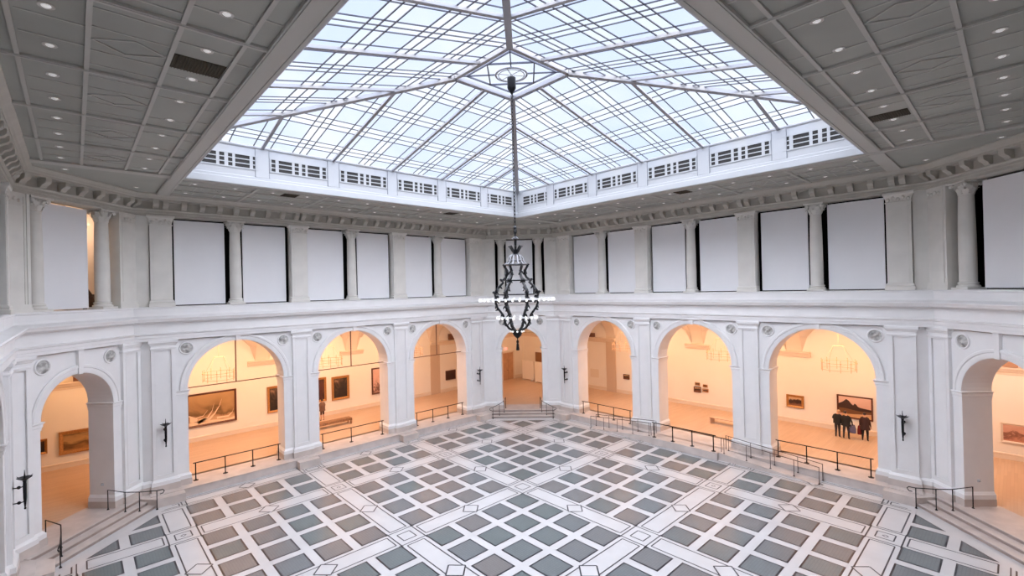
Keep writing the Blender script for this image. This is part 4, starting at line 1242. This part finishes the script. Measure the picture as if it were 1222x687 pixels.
partition(22.55, 19.3, 20.66, 2.2, 'white movable partition at the right side of the far corner room')

# ------------------------------------------------------------------ benches
def bench(M, L_, label, slats):
    o = thing('gallery_bench', label, 'bench', M)
    m = MB()
    for k in range(slats):
        y = -.3 + .6 * (k + .5) / slats; m.box(-L_ / 2, L_ / 2, y - .26 / slats, y + .26 / slats, .38, .45)
    part('seat', m, WOODBENCH, o)
    m = MB(); m.box(-L_ / 2, L_ / 2, -.3, -.26, .27, .38); m.box(-L_ / 2, L_ / 2, .26, .3, .27, .38); part('apron', m, WOODBENCH, o)
    for sx in (-1, 1):
        for sy in (-1, 1):
            m = MB(); m.box(sx * (L_ / 2 - .08) - .04, sx * (L_ / 2 - .08) + .04, sy * .26 - .04, sy * .26 + .04, 0, .38); part('leg', m, WOODBENCH, o)
    return o
bench(TR(.15, 20.55, ZF), 3.2, 'long brown wooden bench with slatted seat behind the middle left arch', 5)
def bench2(M, label):
    o = thing('gallery_bench', label, 'bench', M)
    m = MB(); m.box(-.3, .3, -.95, .95, .40, .45); part('seat', m, mat('pale_bench', (.62, .40, .27), .4), o)
    for s in (-1, 1):
        m = MB(); m.box(-.3, .3, s * .88 - .04, s * .88 + .04, 0, .4); part('leg', m, mat('pale_bench', (.62, .40, .27), .4), o)
bench2(TR(20.2, -.1, ZF), 'pale low bench behind the middle right arch')

# wall fixtures on the jambs, brown sculpture in the lit gap above
for k, t, lb in (('left_corner', 1.7, 'small white fixture on the jamb of the left corner arch'), ('right_corner', -1.7, 'small white fixture on the jamb of the right corner arch')):
    s = -1 if t > 0 else 1
    o = thing('wall_fixture', lb, 'wall fixture', FC[k] @ TR(t, .6, 1.55))
    m = MB(); m.box(min(0, s * .03), max(0, s * .03), -.06, .06, -.06, .06); part('plate', m, CURB, o)
    m = MB(); m.ball((s * .05, 0, 0), .045); part('button', m, CURB, o, True)
sc = thing('sculpture', 'dark brown leaning sculpture in the warm gap left of an upper column', 'sculpture', FC['left_corner'] @ TR(1.78, 1.1, 9.97))
m = MB(); m.box(-.2, .2, -.2, .2, 0, .1); part('base', m, BRONZE, sc)
m = MB(); m.tube([(.08, 0, .1), (.04, 0, .4), (-.05, 0, .65), (-.18, 0, .9), (-.26, 0, 1.05)], [.12, .15, .13, .09, .05], 10); m.tube([(.06, 0, .35), (.14, -.02, .55), (.15, 0, .7)], [.07, .06, .05], 8); part('figure', m, BRONZE, sc, True)

# ------------------------------------------------------------------ visitors
SKIN = mat('skin', (.60, .33, .22), .5); HAIRD = mat('dark_hair', (.02, .012, .01), .6); HAIRG = mat('fair_hair', (.48, .30, .17), .6)
BLACKC = mat('black_cloth', (.008, .008, .010), .8); DARKBR = mat('dark_brown_cloth', (.035, .012, .012), .8); SHOE = mat('dark_shoes', (.012, .01, .01), .5)
DENIM = mat('dark_jeans', (.03, .025, .035), .8); KHAKI = mat('brown_jacket', (.17, .09, .06), .8); KHAKI2 = mat('dark_shorts', (.07, .035, .025), .8); REDC = mat('red_cloth', (.16, .012, .012), .7); BLUEB = mat('blue_bag', (.10, .10, .19), .7)
EYE = mat('eye_white', (.8, .78, .75), .3)
def person(label, loc, yaw, H, jacket, legs, hair, arms, coat=None, stance=.09, bare=False, lean=0.0, head=(0, 0)):
    k = H / 1.72
    V = []; Ed = []; Rr = []; Kd = []
    def v(p, r, kind, par=None):
        V.append(Vector(p) * k); Rr.append((r if isinstance(r, tuple) else (r, r))); Kd.append(kind)
        if par is not None: Ed.append((par, len(V) - 1))
        return len(V) - 1
    pel = v((0, 0, .95), (.145, .11), 'legs')
    s1 = v((0, lean * .3, 1.10), (.14, .105), 'top', pel); s2 = v((0, lean * .7, 1.28), (.165, .12), 'top', s1)
    nb = v((0, lean, 1.44), (.085, .075), 'top', s2); nk = v((0, lean + .01, 1.50), .052, 'skin', nb)
    hx, hy = head
    h1 = v((hx * .5, lean + .03 + hy * .5, 1.565), (.062, .075), 'skin', nk); h2 = v((hx, lean + .025 + hy, 1.635), (.075, .092), 'skin', h1); v((hx, lean + .01 + hy, 1.70), (.05, .06), 'skin', h2)
    v((hx, lean + .125 + hy, 1.62), .014, 'skin', h2)      # nose
    for sd in (-1, 1):
        sh = v((sd * .165, lean, 1.405), (.066, .066), 'top', nb)
        el, wr = arms[0 if sd < 0 else 1]
        e = v(el, .048, 'top', sh); w = v(wr, .034, 'top', e)
        d = (Vector(wr) - Vector(el)).normalized(); sidev = d.cross(Vector((0, 0, 1)));
        sidev = sidev.normalized() if sidev.length > .1 else Vector((0, 1, 0))
        palm = v(Vector(wr) + d * .06, (.034, .02), 'skin', w)
        for f, (o_, ln) in enumerate(((-.027, .075), (-.009, .088), (.009, .082), (.026, .065))):
            b = v(Vector(wr) + d * .10 + sidev * o_, .0095, 'skin', palm); v(Vector(wr) + d * (.10 + ln * .6) + sidev * o_ + Vector((0, .012, -.008)), .008, 'skin', b)
        v(Vector(wr) + d * .085 + sidev * -.055 + Vector((0, .02, 0)), .010, 'skin', palm)
        hp = v((sd * .085, 0, .89), (.10, .105), 'legs', pel); kn = v((sd * (stance + .005), .025, .50), (.064, .068), 'legs' if not bare else 'bare', hp)
        an = v((sd * (stance + .015), -.015, .09), .042, 'legs' if not bare else 'bare', kn); v((sd * (stance + .03), .12, .045), (.042, .034), 'shoe', an)
    me = bpy.data.meshes.new('body_skeleton'); me.from_pydata([tuple(p) for p in V], Ed, [])
    o = bpy.data.objects.new('tmp_body', me); C.objects.link(o)
    sm = o.modifiers.new('skin', 'SKIN'); sm.use_smooth_shade = True
    for i, d in enumerate(me.skin_vertices[0].data):
        d.radius = (Rr[i][0] * k, Rr[i][1] * k); d.use_root = (i == 0)
    ss = o.modifiers.new('sub', 'SUBSURF'); ss.levels = 1; ss.render_levels = 1
    dg = bpy.context.evaluated_depsgraph_get(); dg.update()
    nm = bpy.data.meshes.new_from_object(o.evaluated_get(dg)); nm.name = 'body'
    bpy.data.objects.remove(o, do_unlink=True); bpy.data.meshes.remove(me)
    ml = [jacket, legs, SKIN, SHOE]; nm.materials.clear()
    for q in ml: nm.materials.append(q)
    idx = {'top': 0, 'legs': 1, 'skin': 2, 'bare': 2, 'shoe': 3}
    for p in nm.polygons:
        c = p.center
        best = min(range(len(Ed)), key=lambda i: seg_d(c, V[Ed[i][0]], V[Ed[i][1]]))
        a_, b_ = Ed[best]; kd = Kd[b_]
        if kd == 'bare' and c.z > .52 * k: kd = 'legs'
        p.material_index = idx[kd]; p.use_smooth = True
    t = thing('person', label, 'person', TR(*loc) @ Matrix.Rotation(yaw, 4, 'Z'))
    put('body', nm, t)
    m = MB(); hc = Vector((hx, lean + .012 + hy, 1.645)) * k; rows = []
    for i in range(16):
        a_ = 2 * PI * i / 16; low = .62 if math.sin(a_) < .35 else .30
        rows.append([(hc.x + .092 * k * math.sin(PI * low * 1.0 * j / 6) * math.cos(a_), hc.y - .008 * k + .108 * k * math.sin(PI * low * j / 6) * math.sin(a_), hc.z + .095 * k * math.cos(PI * low * j / 6)) for j in range(7)])
    m.grid(rows, close_u=True); part('hair', m, hair, t, True)
    for sd in (-1, 1):
        m = MB(); m.ball((hc.x + sd * .03 * k, hc.y + .088 * k, hc.z - .005), .012 * k, 8, 6); part('eye', m, EYE, t, True)
        m = MB(); m.ball((hc.x + sd * .082 * k, hc.y + .005, hc.z - .03 * k), .022 * k, 8, 6, 1.5); part('ear', m, SKIN, t, True)
    if coat:
        cm, hem, flare = coat
        m = MB(); rings = [(1.47, .10, .085), (1.42, .20, .125), (1.30, .235, .165), (1.1, .23, .17), (.95, .225, .17), (hem, .22 + flare, .17 + flare)]
        rows = []
        for z, rx, ry in rings:
            rows.append([(rx * k * math.cos(2 * PI * i / 20), (lean * min(1, max(0, (z - .95) / .5)) + ry * math.sin(2 * PI * i / 20)) * k, z * k) for i in range(20)])
        m.grid(rows, close_v=True); part('coat', m, cm, t, True)
    return t
def seg_d(p, a, b):
    ab = b - a; t = max(0, min(1, (p - a).dot(ab) / max(1e-9, ab.length_squared))); return (p - a - ab * t).length
down = [((-.25, -.02, 1.15), (-.27, .05, .92)), ((.25, -.02, 1.15), (.27, .05, .92))]
fold = [((-.26, .02, 1.18), (-.10, .20, 1.20)), ((.26, .02, 1.18), (.10, .20, 1.17))]
# yaw: local +y must look at the painting wall (+x world for the right wall)
person('person in a black jacket leaning in, left one of the close visitor pair', (22.25, -6.37, ZF), -PI / 2 + .1, 1.74, BLACKC, DENIM, HAIRG, fold, coat=(BLACKC, .92, .02), lean=.10, stance=.08, head=(.05, .05))
p2 = person('person in a broad black coat with a blue bag, right of the pair', (22.15, -6.84, ZF), -PI / 2 - .1, 1.76, BLACKC, DENIM, HAIRD, [fold[0], ((.30, .0, 1.16), (.33, .05, .92))], coat=(BLACKC, .86, .05), stance=.12, lean=.06, head=(-.06, .02))
p3 = person('person alone in a long dark coat with a red cloth on the left arm', (22.45, -7.75, ZF), -PI / 2, 1.78, DARKBR, BLACKC, HAIRD, [((-.25, .0, 1.16), (-.24, .10, .93)), down[1]], coat=(DARKBR, .72, .05), stance=.11)
person('person in brown jacket and dark shorts standing behind the middle left arch', (.42, 22.7, ZF), .1, 1.70, KHAKI, KHAKI2, HAIRD, fold, coat=(KHAKI, .80, .02), bare=True, stance=.09)
def bag(name, label, loc, yaw, w, d, h, material, cat):
    o = thing(name, label, cat, TR(*loc) @ Matrix.Rotation(yaw, 4, 'Z'))
    m = MB(); rows = []
    for z, s_ in ((0, .8), (.04, 1.0), (h * .5, 1.02), (h * .9, .75), (h, .55)):
        rows.append([(w / 2 * s_ * math.copysign(abs(math.cos(t)) ** .6, math.cos(t)), d / 2 * s_ * math.copysign(abs(math.sin(t)) ** .6, math.sin(t)), z) for t in [2 * PI * i / 16 for i in range(16)]])
    m.grid(rows, close_v=True); m.face(rows[0]); m.face(rows[-1]); part('bag_body', m, material, o, True)
    m = MB(); m.tube([(-w * .25, 0, h - .02), (-w * .15, 0, h + .18), (w * .15, 0, h + .18), (w * .25, 0, h - .02)], .012, 6); part('strap', m, material, o, True)
bag('shoulder_bag', 'blue bag hanging at the side of the visitor in the broad black coat', (22.22, -7.17, ZF + .45), .3, .2, .34, .52, BLUEB, 'bag')
bag('red_cloth', 'dark red cloth hanging from the arm of the lone visitor', (22.50, -7.46, ZF + .36), 0, .16, .22, .55, REDC, 'cloth')

# ------------------------------------------------------------------ lights and sky
def area(name, loc, target, sx, sy, power, col):
    l = bpy.data.lights.new(name, 'AREA'); l.shape = 'RECTANGLE'; l.size = sx; l.size_y = sy; l.energy = power; l.color = col
    o = bpy.data.objects.new(name, l); C.objects.link(o); o.location = loc
    d = Vector(target) - Vector(loc); o.rotation_euler = d.to_track_quat('-Z', 'Y').to_euler(); return o
WARM = (1.0, .58, .31)
GP = 430
for k, M, pw in (('left', FR['left'], 1.0), ('right', FR['right'], .8)):
    for c in (-7.3, 0, 7.3):
        if k == 'left' and c == 7.3: f = .8
        elif k == 'right' and c == -7.3: f = 1.1
        else: f = 1
        a_ = M @ Vector((c, 3.6, 7.6)); b_ = M @ Vector((c, 6.6, 0))
        area('gallery_light_' + k, a_, b_, 4.2, 1.6, GP * pw * f, WARM)
area('corner_light_far', (19.5, 19.5, 7.3), (22.0, 21.5, 0), 2.5, 2.5, 330, (1, .52, .26))
area('corner_light_left', (-14.5, 21.0, 7.3), (-14.2, 24.2, 2.2), 3, 1.5, 190, (1, .52, .22))
area('corner_light_right', (20.5, -14.5, 7.3), (23.5, -14.5, 0), 3, 2.5, 430, (1, .66, .48))
area('corner_light_right_steps', (17.5, -16.5, 7.3), (16.5, -15.5, 0), 2, 2, 120, (1, .68, .5))
lc = FC['left_corner']
area('upper_gallery_light', lc @ Vector((3.0, 1.6, 14.8)), lc @ Vector((3.0, 3.4, 12)), 1.5, .5, 95, (1, .72, .5))

sun = bpy.data.lights.new('soft_daylight', 'SUN'); sun.energy = 17; sun.angle = math.radians(150); sun.color = (.985, .975, 1.0)
so = bpy.data.objects.new('soft_daylight', sun); C.objects.link(so); so.location = (0, 0, 30); so.rotation_euler = (math.radians(4), math.radians(3), 0)

w = bpy.data.worlds.new('overcast_sky'); bpy.context.scene.world = w; w.use_nodes = True
nt = w.node_tree; bg = nt.nodes['Background']
tc = nt.nodes.new('ShaderNodeTexCoord'); n = nt.nodes.new('ShaderNodeTexNoise'); n.inputs['Scale'].default_value = 3.2; n.inputs['Detail'].default_value = 6; n.inputs['Distortion'].default_value = .4
nt.links.new(tc.outputs['Generated'], n.inputs['Vector'])
r = nt.nodes.new('ShaderNodeValToRGB'); r.color_ramp.elements[0].position = .38; r.color_ramp.elements[0].color = (.72, .83, 1.0, 1); r.color_ramp.elements[1].position = .62; r.color_ramp.elements[1].color = (.96, .98, 1.0, 1)
nt.links.new(n.outputs['Fac'], r.inputs['Fac']); nt.links.new(r.outputs['Color'], bg.inputs['Color']); bg.inputs['Strength'].default_value = 1.03

# ------------------------------------------------------------------ camera
f, yaw, pitch, roll, cx, cy, cz, px, py = 560.65, .8321, .0033, -.0235, -13.8839, -14.3353, 10.4443, 599.014, 343.5
F = Vector((math.cos(pitch) * math.cos(yaw), math.cos(pitch) * math.sin(yaw), math.sin(pitch)))
Rt = Vector((math.sin(yaw), -math.cos(yaw), 0)); U = Rt.cross(F)
c, s = math.cos(roll), math.sin(roll)
Rq = Rt * c + U * s; Uq = Rt * -s + U * c
cam = bpy.data.cameras.new('camera'); co = bpy.data.objects.new('camera', cam); C.objects.link(co)
co.matrix_world = Matrix(((Rq.x, Uq.x, -F.x, cx), (Rq.y, Uq.y, -F.y, cy), (Rq.z, Uq.z, -F.z, cz), (0, 0, 0, 1)))
cam.sensor_fit = 'HORIZONTAL'; cam.sensor_width = 36; cam.lens = f * 36 / 1222
cam.shift_x = (611 - px) / 1222; cam.shift_y = 0
cam.clip_start = .05; cam.clip_end = 300
bpy.context.scene.camera = co

sc_ = bpy.context.scene
sc_.view_settings.view_transform = 'Standard'; sc_.view_settings.look = 'None'; sc_.view_settings.exposure = 0; sc_.view_settings.gamma = 1
sc_.cycles.use_denoising = True
sc_.cycles.max_bounces = 10; sc_.cycles.diffuse_bounces = 5; sc_.cycles.glossy_bounces = 3; sc_.cycles.transparent_max_bounces = 12
sc_.cycles.sample_clamp_indirect = 6
